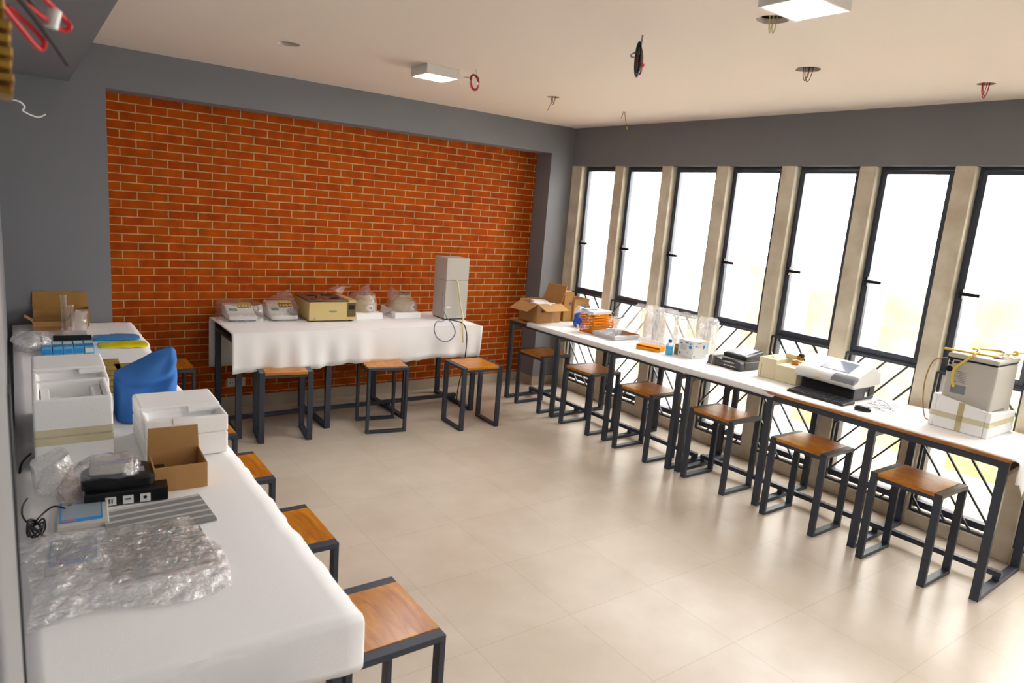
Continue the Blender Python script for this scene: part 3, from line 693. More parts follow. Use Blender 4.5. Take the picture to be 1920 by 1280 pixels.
# black analyser with raised hinged pad
T = thing('black_imager', 'black tabletop machine with a raised lid and a cardboard sleeve', 'lab machine', (4.835, 3.685, Z), -90)
L, Dp = .335, .36
m = MB(); m.prism([(0, 0), (L, 0), (L, .055), (L-.012, .075), (L-.065, .078), (L-.07, .045), (.14, .045), (.13, .065), (.05, .075), (.012, .075), (0, .06)], 'y', .0, .06)
m.box(.0, .06, 0, L, Dp, .07); m.build('base', 'charcoal', T, bevel=.008, seg=3)
MB().box(-.003, -.003, 0, L+.003, Dp+.003, .008).build('foot_rim', 'black', T, bevel=.002)
MB().box(.135, .01, .046, .262, .062, .0475).build('paper_slot', 'greyp', T)
m = MB(); m.hexa([(.095, .07, .078), (L-.005, .07, .078), (L-.005, .31, .095), (.095, .31, .095), (.095, .07, .115), (L-.005, .07, .115), (L-.005, .31, .150), (.095, .31, .150)])
m.build('lid', 'black', T, bevel=.014, seg=4)
m = MB(); m.hexa([(.115, .09, .1155), (L-.03, .09, .1155), (L-.03, .29, .148), (.115, .29, .148), (.115, .09, .1215), (L-.03, .09, .1215), (L-.03, .29, .154), (.115, .29, .154)])
m.build('lid_pad', 'greyd', T, bevel=.003, label='grey pad on top of the lid')
MB().box(.028, -.004, .004, .078, .12, .079).build('cardboard_sleeve', mat('dark_sleeve', srgb(110, 98, 82), .5), T, label='brown cardboard sleeve on the corner')
MB().box(.05, -.006, -.0+.002, .054, .122, .081).build('string', 'whitep', T)
MB().box(.015, .06, .0705, .09, .2, .073).build('paper', 'whitep', T)
m = MB()
xs = .17
for wd in (.006, .004, .005, .006, .003, .005, .004, .003, .004, 0, .006, .005, .005, .004, 0, .005, .004, .003):
    if wd: m.box(xs, -.0016, .022, xs+wd, -.0004, .029)
    xs += (wd or .004)+.0022
m.build('lettering', 'whitep', T)
# beige machine
T = thing('beige_machine', 'beige enamel lab machine with a trough and small motor on top', 'lab machine', (4.865, 3.205, Z), -86.5)
m = MB(); m.box(0, 0, 0, .15, .30, .163); m.box(.15, 0, 0, .33, .30, .13); m.box(.15, .24, .13, .33, .30, .148)
m.build('cabinet', 'beige', T, bevel=.004)
MB().box(.165, .05, .1302, .322, .22, .1315).build('trough', 'whitep', T)
MB().box(.022, -.003, .01, .030, .001, .105).build('latch', 'greyp', T, bevel=.001)
m = MB(); m.box(.11, .19, .163, .21, .245, .20); m.build('motor_cover', 'beige', T, bevel=.008)
m = MB(); m.cyl((.22, .20, .185), (.255, .19, .185), .022, 16); m.build('motor', 'brass', T, smooth=True)
m = MB(); m.cyl((.232, .195, .205), (.262, .188, .205), .017, 16); m.build('motor_cap', 'black', T, smooth=True)
m = MB(); m.box(.215, .11, .1315, .235, .18, .165); m.box(.235, .12, .1315, .27, .15, .142); m.cyl((.26, .13, .14), (.30, .10, .14), .006, 10); m.build('linkage', 'brass', T, bevel=.001)
m = MB(); m.cyl((.295, .12, .1316), (.295, .12, .145), .018, 14); m.build('knob', 'greyp', T, smooth=True)
m = MB(); m.cyl((.30, .17, .1316), (.30, .17, .138), .018, 16); m.build('drain', 'black', T, smooth=True)
m = MB(); m.cyl((.275, .10, .1316), (.275, .10, .15), .005, 10); m.build('button', 'red', T)
m = MB(); m.box(.06, .07, .1635, .066, .10, .165); m.box(.075, .075, .1635, .08, .085, .165); m.build('slots', 'black', T)
# white analyser
T = thing('white_analyser', 'white and black analyser with sloping hood and grey control panel', 'lab machine', (4.865, 2.86, Z), -91)
L, Dp = .45, .335
MB().box(.02, .03, 0, L-.005, Dp-.02, .095).build('base', 'charcoal', T, bevel=.004)
MB().box(.035, .022, .012, L-.02, .032, .088).build('front_recess', 'blackhole', T)
prof = [(-.022, .100), (-.034, .118), (-.03, .143), (-.008, .165), (.03, .178), (.20, .245), (.235, .250), (.30, .205), (.345, .195), (.35, .100), (.10, .094), (.0, .092)]
m = MB(); m.prism(prof, 'x', -.01, L+.01); m.build('hood', 'whitep', T, bevel=.010, seg=3, smooth=True, angle=35)
def on_slope(y): return .178+(y-.03)*(.245-.178)/.17
m = MB(); m.hexa([(.14, .055, on_slope(.055)-.002), (.37, .055, on_slope(.055)-.002), (.37, .19, on_slope(.19)-.002), (.14, .19, on_slope(.19)-.002), (.14, .055, on_slope(.055)+.003), (.37, .055, on_slope(.055)+.003), (.37, .19, on_slope(.19)+.003), (.14, .19, on_slope(.19)+.003)])
m.build('window_panel', mat('smoky_blue_panel', srgb(150, 160, 178), .12), T, bevel=.003)
m = MB(); m.prism([(-.0345, .128), (-.031, .145), (-.010, .1665), (.028, .181), (.03, .150), (-.02, .125)], 'x', L-.165, L+.011); m.build('control_panel', 'greyd', T, bevel=.003, smooth=True)
m = MB(); m.cyl((.19, -.033, .12), (.19, -.0375, .12), .02, 18); [setattr(v, 'co', Vector((.19+(v.co.x-.19)*1.3, v.co.y, .12+(v.co.z-.12)*.45))) for v in m.bm.verts]
m.build('badge', 'cream', T)
m = MB(); m.box(L-.005, .23, .02, L+.001, .29, .08); m.build('fan_grille', 'black', T, bevel=.002)
m = MB(); m.box(L-.004, .17, .02, L+.002, .2, .06); m.build('socket', 'chrome', T, bevel=.002)
# keyboard
T = thing('keyboard', 'black computer keyboard lying in front of the white analyser', 'keyboard', (4.655, 2.80, Z), -89)
kl, kd = .435, .165
m = MB(); m.hexa([(0, 0, 0), (kl, 0, 0), (kl, kd, 0), (0, kd, 0), (0, 0, .013), (kl, 0, .013), (kl, kd, .025), (0, kd, .025)]); m.build('case', 'black', T, bevel=.003)
m = MB()
for r_ in range(6):
    xx = .008
    for c_ in range(21):
        wd = .0165
        if r_ == 0 and 4 <= c_ <= 9:
            if c_ == 4: m.box(xx, .01, .014, xx+.115, .026, .0185)
            xx += .0195; continue
        if c_ in (14, 17): xx += .004
        y = .01+r_*.025; z = .013+.012*y/kd; m.box(xx, y, z, xx+wd, y+.02, z+.006); xx += .0195
m.build('keys', mat('black_keys', srgb(66, 66, 72), .3), T)
# mouse and its thin wires
T = thing('computer_mouse', 'black computer mouse beside the keyboard', 'mouse', (4.71, 2.25, Z), -70)
m = MB(); m.loft([(0, 0, 0, .052, .029), (0, 0, .012, .054, .031), (-.002, 0, .024, .046, .026), (-.006, 0, .031, .032, .018), (-.008, 0, .034, .012, .008)], 28, 2.4); m.build('body', 'black', T, smooth=True, angle=70)
MB().box(.018, -.003, .0255, .04, .003, .033).build('wheel', 'greyd', T, bevel=.002)
P = []
for k in range(34):
    a = k*.9; P.append((4.86+.10*math.cos(a)*(1+.3*math.sin(k))+.004*k*.3, 2.20+.09*math.sin(a*1.13), Z+.004+.035*abs(math.sin(k*.7))))
o = MB().tube([(4.80, 2.40, Z+.02), (4.76, 2.36, Z+.003), (4.80, 2.33, Z+.003)]+P, .0012, 5).build('thin_cable', 'blackwire', smooth=True); tag(o, 'tangled thin black cable loosely piled behind the mouse', 'cable')
# big grey cooler unit at the near end
T = thing('cooling_unit', 'large grey cooling unit standing in foam at the near end of the window table', 'lab machine', (4.895, 1.575, Z), 1)
L, Wd = .365, .285
m = MB(); m.box(0, 0, .012, L, Wd, .455); m.build('cabinet', 'greyp', T, bevel=.02, seg=4)
m = MB(); m.box(-.004, -.004, .459, L+.004, Wd+.004, .492); m.build('lid', 'greyp', T, bevel=.014, seg=3)
MB().box(.004, .004, .45, L-.004, Wd-.004, .462).build('seam', 'black', T)
m = MB(); m.box(-.003, .20, .425, .001, .245, .443); m.build('switch', mat('dark_red_switch', srgb(70, 20, 26), .3), T, bevel=.001)
m = MB(); m.cyl((-.004, .262, .443), (.002, .262, .443), .0095, 16); m.cyl((-.004, .264, .422), (.002, .264, .422), .0095, 16); m.cyl((-.005, .264, .385), (.002, .264, .385), .019, 18); m.build('sockets', 'black', T)
m = MB(); m.box(-.002, .232, .402, .001, .240, .410); m.box(-.002, .214, .400, .001, .222, .409); m.build('warning_sticker', 'gelyel', T)
m = MB(); m.box(-.0018, .155, .295, .001, .232, .385); m.build('rating_label', 'greyp', T)
m = MB()
for k in range(7): m.box(-.0026, .162, .375-k*.011, -.0018, .226-.008*(k % 3), .3782-k*.011)
m.build('label_text', 'print', T)
m = MB(); m.box(-.002, .15, .235, .001, .236, .29); m.build('grey_label', 'greyd', T)
MB().box(.06, -.002, .14, .26, .001, .165).build('side_vent', 'greyd', T)
T2 = thing('foam_sleeve', 'white foam sleeve taped around the base of the cooling unit', 'foam packaging', (4.86, 1.545, Z), 1)
m = MB(); a, b, t = .43, .345, .028
hs = lambda x, y: .165-.03*(x/a)+.05*(y/b)
def fslab(x0, y0, x1, y1): m.hexa([(x0, y0, 0), (x1, y0, 0), (x1, y1, 0), (x0, y1, 0), (x0, y0, hs(x0, y0)), (x1, y0, hs(x1, y0)), (x1, y1, hs(x1, y1)), (x0, y1, hs(x0, y1))])
fslab(0, 0, a, t); fslab(0, b-t, a, b); fslab(0, t+.0005, t, b-t-.0005); fslab(a-t, t+.0005, a, b-t-.0005)
m.build('foam', 'foam', T2, bevel=.006)
m = MB(); m.box(-.002, -.002, .07, a+.002, b+.002, .105); m.build('tape_band', 'tape', T2)
m = MB(); m.box(-.0025, .15, 0, -.0012, .185, .19); m.build('tape_strip', 'tape', T2)
# yellow tubing and brown wires on the unit
zt = Z+.4925
o = MB().tube([(4.86, 1.88, zt+.02), (4.93, 1.78, zt+.012), (4.97, 1.68, zt+.01), (5.03, 1.60, zt+.008), (5.15, 1.62, zt+.02), (5.2, 1.72, zt+.02), (5.1, 1.80, zt+.02), (4.97, 1.72, zt+.03), (4.88, 1.73, zt-.01), (4.862, 1.795, zt-.09), (4.864, 1.80, zt-.17), (4.868, 1.785, zt-.215)], .0075, 10).build('yellow_tube', 'yellowwire', smooth=True)
tag(o, 'thick yellow tube coiled on and drooping over the cooling unit', 'tube')
o = MB().tube([(5.24, 1.58, zt+.03), (5.15, 1.66, zt+.012), (5.05, 1.62, zt+.02), (5.18, 1.57, zt+.035), (5.3, 1.5, zt+.03), (5.32, 1.4, zt+.03), (5.33, 1.28, zt-.12), (5.31, 1.24, zt-.45), (5.30, 1.22, .40), (5.28, 1.2, .012)], .006, 8).build('pale_tube', 'creamhose', smooth=True)
tag(o, 'pale translucent yellow hose leaving the cooling unit to the right', 'tube')
o = MB().tube([(4.93, 1.80, zt+.006), (5.0, 1.74, zt+.02), (5.12, 1.8, zt+.02), (5.2, 1.7, zt+.025), (5.1, 1.62, zt+.03), (4.98, 1.60, zt+.012), (4.93, 1.62, zt+.006), (5.0, 1.585, zt+.006), (5.12, 1.57, zt+.012)], .0035, 6).build('brown_wire', 'brownwire', smooth=True)
tag(o, 'thin brown wire lying over the top of the cooling unit', 'wire')
o = MB().lathe([(.012, 0), (.02, .01), (.016, .03), (.006, .038)], 0, 0, 7).build('cable_tie_knot', 'yellowwire'); o.location = (5.16, 1.585, zt+.012); tag(o, 'yellow knot of tape and wire on top of the cooling unit', 'wire')
o = MB().tube([(4.905, 1.868, Z+.45), (4.87, 1.93, Z+.42), (4.86, 1.955, Z+.30), (4.87, 1.95, Z+.15), (4.90, 1.93, Z+.03), (4.96, 1.92, Z+.006), (5.0, 1.93, Z+.005)], .004, 8).build('grey_cable', 'card', smooth=True); tag(o, 'beige power cable looping down left of the cooling unit', 'cable')

# ------------------------------------------------------------ brick wall table
def bagged_scale(label, x, y, rz, w, d, tall, seed, pt=0):
    T = thing('laboratory_scale', label, 'scale', (x, y, Z), rz)
    MB().box(.01, .01, 0, w-.01, d-.01, .014).build('base', 'charcoal', T, bevel=.003)
    m = MB(); m.prism([(0, .014), (d, .014), (d, .125+tall), (d-.09, .125+tall), (.09, .06), (0, .05)], 'x', 0, w)
    m.build('body', 'whitep', T, bevel=.008, seg=3)
    m = MB(); sl = lambda y: .06+(y-.09)*(.065+tall)/(d-.18)
    def q(x0, x1, y0, y1, e): return [(x0, y0, sl(y0)-.002), (x1, y0, sl(y0)-.002), (x1, y1, sl(y1)-.002), (x0, y1, sl(y1)-.002), (x0, y0, sl(y0)+e), (x1, y0, sl(y0)+e), (x1, y1, sl(y1)+e), (x0, y1, sl(y1)+e)]
    m.hexa(q(w*.45, w*.95, .16, d-.11, .003)); m.build('keypad', 'screen', T)
    m = MB()
    for i in range(4):
        for j in range(2): m.hexa(q(w*.48+i*.028, w*.48+i*.028+.02, .17+j*.035, .19+j*.035, .006))
    m.build('keys', 'gelyel', T)
    m = MB(); m.hexa(q(w*.12, w*.4, .12, .15, .003)); m.build('green_label', 'green', T)
    return T
def bag(label, x, y, w, d, h, peak, seed, m='film', cat='bag', amp=.02, name='plastic_bag', e=4):
    px, py, ph = peak; s = []
    for q in range(9):
        f = q/8; s.append((x+w/2, y+d/2, Z+.001+h*f*.92, w/2*(1.06-.06*f), d/2*(1.06-.06*f)))
    for q in range(1, 7):
        f = q/6; s.append((x+w/2+(px-x-w/2)*f, y+d/2+(py-y-d/2)*f, Z+h*.92+(ph-h*.92)*f, w/2*(1-f)**.8+.004, d/2*(1-f)**.9+.004))
    o = MB().loft(s, 44, e, amp, 13, seed, cap=False).build(name, m, smooth=True, angle=30)
    return tag(o, label, cat)
bagged_scale('white laboratory scale wrapped in plastic, left end of the brick wall table', 1.50, 6.20, -2, .24, .30, .0, 1)
bag('crumpled clear plastic bag over the leftmost laboratory scale', 1.44, 6.15, .36, .38, .155, (1.55, 6.40, .17), 3, 'film')
bagged_scale('white laboratory scale with grey pan, beside the cream water bath', 1.86, 6.17, -2, .235, .32, .02, 2)
bag('peaked clear plastic bag over the laboratory scale beside the water bath', 1.82, 6.16, .30, .36, .13, (2.06, 6.38, .255), 9, 'film')
o = MB().lathe([(.02, 0), (.045, .004), (.045, .012), (.002, .016)]).build('weighing_pan', 'greyd', smooth=True); o.location = (2.05, 6.20, Z+.075); o.rotation_euler = (R(25), R(10), 0)
tag(o, 'round grey weighing pan lying on the scale beside the water bath', 'pan')
# cream water bath
T = thing('water_bath', 'cream metal water bath with steel top and round lid openings', 'lab machine', (2.165, 6.072, Z), -2)
L, Dp, H = .445, .44, .205
m = MB(); m.box(0, 0, .014, L, Dp, H-.02); m.build('cabinet', 'cream', T, bevel=.003)
m = MB()
for px in (.03, L-.05):
    for py in (.03, Dp-.05): m.box(px, py, 0, px+.03, py+.03, .014)
m.build('feet', 'black', T)
# top sheet with three round openings
cu = bpy.data.curves.new('c', 'CURVE'); cu.dimensions = '2D'; cu.fill_mode = 'BOTH'; cu.extrude = .006
def spl2(P):
    s = cu.splines.new('POLY'); s.points.add(len(P)-1)
    for q, p in zip(s.points, P): q.co = (p[0], p[1], 0, 1)
    s.use_cyclic_u = True
spl2([(-.002, -.003), (L-.07, -.003), (L-.07, Dp), (-.002, Dp)])
BH = [(.10, .32), (.27, .34), (.27, .15)]
for (x, y) in BH: spl2([(x+.062*math.cos(-k*PI/16), y+.062*math.sin(-k*PI/16)) for k in range(32)])
ob = bpy.data.objects.new('tmp', cu); COL.objects.link(ob); bpy.context.view_layer.update()
me = bpy.data.meshes.new_from_object(ob.evaluated_get(bpy.context.evaluated_depsgraph_get())); bpy.data.objects.remove(ob); me.materials.clear(); me.materials.append(M['sink'])
o = bpy.data.objects.new('top_plate', me); COL.objects.link(o); o.parent = T; o.location = (0, 0, H-.008)
MB().box(.006, .004, H-.019, L-.074, Dp-.004, H-.0145).build('tank_floor', 'blackhole', T)
MB().box(L-.068, 0, H-.02, L, Dp, H-.004).build('top_cover', 'cream', T, bevel=.002)
m = MB(); m.cyl((.10, .12, H-.002), (.10, .12, H+.003), .062, 32); m.build('ring_lid', 'sink', T, smooth=True)
MB().cyl((.10, .12, H+.003), (.10, .12, H+.022), .008, 12).build('lid_knob', 'black', T, smooth=True)
MB().cyl((.2, .26, H-.001), (.2, .26, H+.04), .003, 8).build('thermometer', 'black', T)
m = MB(); m.box(L-.085, -.004, .045, L-.003, .001, H-.025); cp = m.build('control_panel', 'bronze', T, bevel=.001)
MB().box(L-.072, -.006, .115, L-.017, -.003, .155).build('display', 'screen', cp)
MB().box(L-.062, -.009, .07, L-.04, -.003, .082).build('switch', 'green', cp, bevel=.001)
m = MB(); m.box(.185, -.0012, .098, .26, .0002, .104); m.box(.195, -.0012, .090, .25, .0002, .095); m.build('logo', 'print', T)
MB().cyl((.055, -.006, .035), (.055, .001, .035), .008, 14).build('drain', 'chrome', T, smooth=True)
# two round centrifuges on foam blocks with bags
def centrifuge(label, x, y, rz, big=1.0, flab='', pos=()):
    T = thing('centrifuge', label, 'centrifuge', (x, y, Z+.064), rz)
    MB().lathe([(.108*big, 0), (.113*big, .012), (.113*big, .078), (.108*big, .082), (.09*big, .122), (.062*big, .158), (.055*big, .160)]).build('housing', mat('sage_enamel', srgb(190, 184, 148), .3), T, smooth=True, angle=50)
    MB().lathe([(.058*big, .159), (.058*big, .166), (.05*big, .171), (.003, .173)]).build('lid', 'greyd', T, smooth=True)
    MB().cyl((0, 0, .172), (0, 0, .182), .012, 12).build('lid_knob', 'black', T, smooth=True)
    m = MB(); r = .1135*big
    n = 14
    P0 = []
    for k in range(n):
        a = 2*PI*k/n; th = .55*math.cos(a)*.75; P0.append(m.bm.verts.new((r*1.006*math.sin(th), -r*1.006*math.cos(th), .045+.030*math.sin(a))))
    c = m.bm.verts.new((0, -r*1.02, .045))
    for k in range(n): m.bm.faces.new((c, P0[k], P0[(k+1) % n]))
    m.build('dial_plate', 'whitep', T, solid=.001)
    MB().cyl((0, -r-.001, .045), (0, -r-.016, .045), .011, 14).build('dial_knob', 'navy', T, smooth=True)
    return T
T = thing('foam_block', 'white foam block under the centrifuge next to the water bath', 'foam block', (2.64, 6.115, Z), 1); slab(T, 'block', 'foam', 0, 0, 0, .28, .30, .063, bevel=.004)
o = T.children[0]
centrifuge('round sage green centrifuge next to the water bath', 2.775, 6.26, 10)
bag('pinkish clear plastic bag pulled up over the centrifuge next to the water bath', 2.63, 6.14, .27, .27, .19, (2.83, 6.30, .31), 17, 'filmpink', amp=.03, e=2.3)
o = MB().loft([(2.60, 6.42, Z+.21, .02, .05), (2.57, 6.42, Z+.235, .05, .05), (2.56, 6.43, Z+.26, .08, .04), (2.62, 6.43, Z+.28, .07, .03), (2.68, 6.42, Z+.29, .03, .02)], 26, 2, .03, 14, 31, cap=False).build('bag_tail', 'filmpink', smooth=True)
tag(o, 'puffed pinkish plastic bag end rising behind the water bath', 'bag')
T = thing('foam_block', 'white foam block under the centrifuge next to the tall grey tower', 'foam block', (3.05, 6.115, Z), 0)
m = MB(); m.box(0, 0, 0, .285, .34, .06); m.box(0, .13, .06, .03, .34, .085); m.build('block', 'foam', T, bevel=.004)
centrifuge('round sage green centrifuge next to the tall grey tower', 3.20, 6.265, 38, 1.08)
bag('pinkish clear plastic bag pulled up over the centrifuge next to the tall grey tower', 3.05, 6.13, .30, .28, .18, (3.10, 6.34, .29), 23, 'filmpink', amp=.03, e=2.3)
# tower
T = thing('grey_tower', 'tall light grey two-part metal cabinet on the brick wall table', 'lab machine', (3.535, 5.985, Z), -1)
m = MB(); m.box(0, 0, .012, .26, .255, .402); m.build('lower_cabinet', 'greyp', T, bevel=.003)
m = MB(); m.box(0, 0, .405, .26, .255, .632); m.build('upper_cabinet', 'greyp', T, bevel=.003)
MB().box(.01, .01, 0, .25, .245, .013).build('base', 'black', T)
MB().box(.004, .004, .40, .256, .251, .407).build('seam', 'charcoal', T)
MB().box(.02, -.0012, .12, .065, .0002, .14).build('rating_label', 'whitep', T); MB().cyl((.02, -.002, .59), (.02, .001, .59), .003, 8).build('screw', 'charcoal', T)
o = MB().tube([(3.645, 5.99, Z+.405), (3.65, 5.965, Z+.40), (3.665, 5.96, Z+.35), (3.70, 5.955, Z+.17), (3.728, 5.94, Z+.05), (3.70, 5.88, Z+.010), (3.62, 5.76, Z+.010), (3.565, 5.67, Z-.005), (3.565, 5.652, Z-.10), (3.575, 5.652, Z-.17)], .0075, 10).build('drain_hose', 'creamhose', smooth=True)
tag(o, 'cream drain hose running down the front of the grey tower', 'hose')
o = MB().tube([(3.53, 6.03, Z+.27), (3.50, 5.97, Z+.23), (3.48, 5.93, Z+.14), (3.50, 5.88, Z+.05), (3.50, 5.80, Z+.02), (3.47, 5.70, Z+.006), (3.475, 5.652, Z-.06), (3.44, 5.65, Z-.125), (3.36, 5.65, Z-.15), (3.27, 5.65, Z-.10), (3.235, 5.65, Z-.01), (3.27, 5.66, Z+.05), (3.34, 5.70, Z+.04), (3.42, 5.80, Z+.03), (3.50, 5.90, Z+.012)], .0055, 10).build('looped_hose', 'greywire', smooth=True)
tag(o, 'blue grey hose with a round loop hanging over the cloth edge', 'hose')
o = MB().tube([(3.50, 5.89, Z+.022), (3.56, 5.80, Z+.022), (3.595, 5.70, Z+.006), (3.60, 5.64, Z-.08), (3.607, 5.64, Z-.20), (3.61, 5.66, Z-.36), (3.62, 5.75, Z-.62), (3.64, 5.80, Z-.80), (3.68, 5.78, Z-.895), (3.76, 5.84, Z-.906), (3.86, 6.0, Z-.906)], .0055, 8).build('mains_lead', 'blackwire', smooth=True)
tag(o, 'black power cable falling from the grey tower to the floor', 'cable')
# wall sockets
T = thing('wall_socket', 'white double wall socket low on the brick wall at left', 'socket', (1.585, DB, .215))
slab(T, 'plate', 'whitep', 0, -.01, 0, .075, 0, .08, bevel=.002); m = MB(); [m.box(.02+.022*i, -.0115, .03, .026+.022*i, -.0095, .045) for i in range(2)]; m.build('holes', 'black', T)
T = thing('wall_socket', 'white wall socket low on the brick wall, right one of the pair', 'socket', (1.67, DB, .215))
slab(T, 'plate', 'whitep', 0, -.01, 0, .078, 0, .08, bevel=.002); m = MB(); [m.box(.02+.022*i, -.0115, .03, .026+.022*i, -.0095, .045) for i in range(2)]; m.box(.032, -.0115, .055, .04, -.0095, .063); m.build('holes', 'black', T)

# ------------------------------------------------------------ left table, far to near
T = open_carton('flap_box', 'brown cardboard box with raised rear flap in the left corner', .10, 6.19, 0, .36, .145, .135, [('b', .12, 3)], 'card')
T = open_carton('small_open_box', 'small opened brown box in front of the flap box in the left corner', .09, 6.06, -2, .22, .12, .07, [('f', .04, 150), ('l', .06, 55), ('r', .09, 35)], 'card2')
def cylinder_glass(label, x, y, h):
    T = thing('measuring_cylinder', label, 'measuring cylinder', (x, y, Z))
    m = MB(); m.lathe([(.022, .01), (.0225, h)], n=24); m.build('tube', 'acryl', T, smooth=True)
    MB().lathe([(.034, 0), (.034, .006), (.024, .012)], n=24).build('foot', 'acryl', T, smooth=True)
    m = MB(); m.tube([(.0235*math.cos(k*PI/12), .0235*math.sin(k*PI/12), h) for k in range(25)], .002, 6, smooth=False); m.build('rim', 'film2', T, smooth=True)
cylinder_glass('tall clear measuring cylinder in front of the cardboard box', .287, 6.02, .27)
cylinder_glass('shorter clear measuring cylinder beside the tall one', .325, 5.96, .205)
o = MB().loft([(.385, 6.05, Z, .05, .045), (.385, 6.05, Z+.06, .052, .048), (.385, 6.05, Z+.12, .05, .045), (.39, 6.05, Z+.15, .055, .05)], 32, 2.3, .012, 22, 5, cap=False).build('wrapped_cups', 'film2', smooth=True)
tag(o, 'stack of clear cups wrapped in plastic beside the measuring cylinders', 'cups')
# stack of clear trays with bag
T = thing('clear_tray_stack', 'stack of clear plastic trays behind the blue cartons', 'trays', (.10, 5.62, Z), -2)
m = MB(); [m.box(0, 0, .008*k, .30, .22, .008*k+.004) for k in range(6)]; m.build('trays', 'film2', T)
m = MB(); m.box(0, -.002, .0, .30, -.001, .05); m.build('side_film', 'film', T)
o = MB().loft([(.08, 5.45, Z, .10, .14), (.07, 5.45, Z+.04, .11, .15), (.08, 5.45, Z+.085, .10, .13), (.10, 5.47, Z+.105, .05, .08)], 36, 2.2, .03, 12, 12, cap=False).build('plastic_bag', 'film2', smooth=True)
tag(o, 'bulging clear plastic bag hanging at the wall beside the blue cartons', 'bag')
# blue cartons
for i in range(5):
    T = thing('reagent_carton', 'light blue and white carton, %s in the row of five' % ['leftmost', 'second from left', 'middle', 'second from right', 'rightmost'][i], 'carton', (.120+.0585*i, 5.21, Z), -1, 'light blue cartons in a row')
    slab(T, 'body', 'boxblue', 0, 0, 0, .055, .26, .052, bevel=.001)
    slab(T, 'top_print', 'whitep', .003, .10, .052, .052, .18, .0528)
    slab(T, 'top_band', 'gelblue', .003, .02, .052, .052, .09, .0528)
    slab(T, 'front_label', 'gelblue' if i < 4 else 'whitep', .004, -.001, .01, .051, 0, .04)
o = MB().box(0, 0, 0, .22, .03, .03).build('black_bar', 'blackhole', bevel=.002); o.location = (.19, 5.42, Z+.054); o.rotation_euler = (0, 0, R(-3)); tag(o, 'flat black bar resting on the back of the blue cartons', 'bar')
# gel packs
def gelpack(label, x, y, rz, lx, ly, m, s):
    def f(u, v):
        a = (u-.5)*2; b = (v-.5)*2; k = (1-abs(a)**4)*(1-abs(b)**4); return ((a*lx/2)*(1-.08*b*b), (b*ly/2)*(1-.10*a*a), .003+.014*max(k, 0)**.6+.004*noise.noise(Vector((a*2.5+s, b*2, s))))
    T = thing('gel_pack', label, 'gel pack', (x, y, Z), rz)
    MB().grid(f, 24, 14).build('pouch', m, T, smooth=True, solid=.002)
    mm = MB(); [mm.bar((-.03+.02*k, .0, .0295), (-.022+.02*k, .03, .029), .0025, .0015) for k in range(4)]; mm.build('printed_mark', 'navy', T)
gelpack('shiny blue gel pack lying flat on the left table', .585, 5.70, -3, .31, .20, 'gelblue', 1)
gelpack('shiny yellow gel pack lying in front of the blue one', .60, 5.44, -2, .31, .22, 'gelyel', 4)
# brochures
def brochure(label, x, y, rz, lx, ly, z=0):
    T = thing('brochure', label, 'brochure', (x, y, Z+z), rz)
    slab(T, 'sheet', 'olive', 0, 0, 0, lx, ly, .004); slab(T, 'green_band', 'green', 0, .10, .004, lx, .14, .0045)
    slab(T, 'text_block', 'whitep', 0, 0, .004, lx, .095, .0045)
    mm = MB(); [mm.box(.008, .018+k*.018, .0045, lx-.01, .024+k*.018, .0049) for k in range(4)]; mm.build('text', 'print', T)
    mm = MB(); [mm.box(.0, .24+k*.13, .004, lx, .245+k*.13, .0048) for k in range(int((ly-.24)/.13))]; mm.build('lines', 'blackhole', T)
brochure('yellow printed brochure with green band lying beside the foam boxes', .375, 4.08, -3, .10, .94)
brochure('yellow printed leaflet partly under the blue cover', .50, 4.35, 2, .11, .52, .0)
# foam boxes
def hollow(T, name, x0, y0, z0, x1, y1, z1, t, floor, m='foam', bevel=.008):
    b = MB()
    P = [(x0, y0), (x1, y0), (x1, y1), (x0, y1)]; Q = [(x0+t, y0+t), (x1-t, y0+t), (x1-t, y1-t), (x0+t, y1-t)]
    V = lambda p, z: b.bm.verts.new((p[0], p[1], z))
    A = [V(p, z0) for p in P]; B = [V(p, z1) for p in P]; Cc = [V(p, z1) for p in Q]; Dd = [V((p[0]*.94+.06*(x0+x1)/2, p[1]*.94+.06*(y0+y1)/2), floor) for p in Q]
    b.bm.faces.new(A)
    for i in range(4):
        j = (i+1) % 4
        b.bm.faces.new((A[i], A[j], B[j], B[i])); b.bm.faces.new((B[i], B[j], Cc[j], Cc[i])); b.bm.faces.new((Cc[i], Cc[j], Dd[j], Dd[i]))
    b.bm.faces.new(Dd)
    return b.build(name, m, T, bevel=bevel, seg=3)
T = thing('foam_box', 'tall white foam box with an open top, nearest at the left wall', 'foam box', (.032, 3.14, Z), -1)
slab(T, 'lower_shell', 'foam', 0, 0, 0, .272, .31, .13, bevel=.006)
hollow(T, 'upper_shell', 0, 0, .131, .272, .31, .288, .022, .20)
m = MB(); m.box(.03, .03, .20, .06, .28, .262); m.box(.06, .16, .20, .10, .21, .24); m.box(.21, .04, .20, .245, .28, .262); m.build('insert_ribs', 'foam', T, bevel=.004)
slab(T, 'tape_band', 'tape', -.001, -.002, .10, .273, .312, .165)
T = thing('foam_box', 'white foam box with a stepped lid behind the open foam box', 'foam box', (.038, 3.50, Z), -1)
slab(T, 'shell', 'foam', 0, 0, 0, .29, .45, .20, bevel=.01, seg=3)
hollow(T, 'lid', 0, 0, .201, .29, .17, .272, .02, .235); slab(T, 'lid_step', 'foam', 0, .17, .201, .29, .45, .288, bevel=.012, seg=3)
slab(T, 'notch', 'foam', .18, .13, .262, .285, .17, .282, bevel=.004)
T = thing('foam_box', 'white foam box with a recessed lid beside the blue cover', 'foam box', (.408, 3.075, Z), -1)
slab(T, 'shell', 'foam', 0, 0, 0, .333, .41, .10, bevel=.01, seg=3)
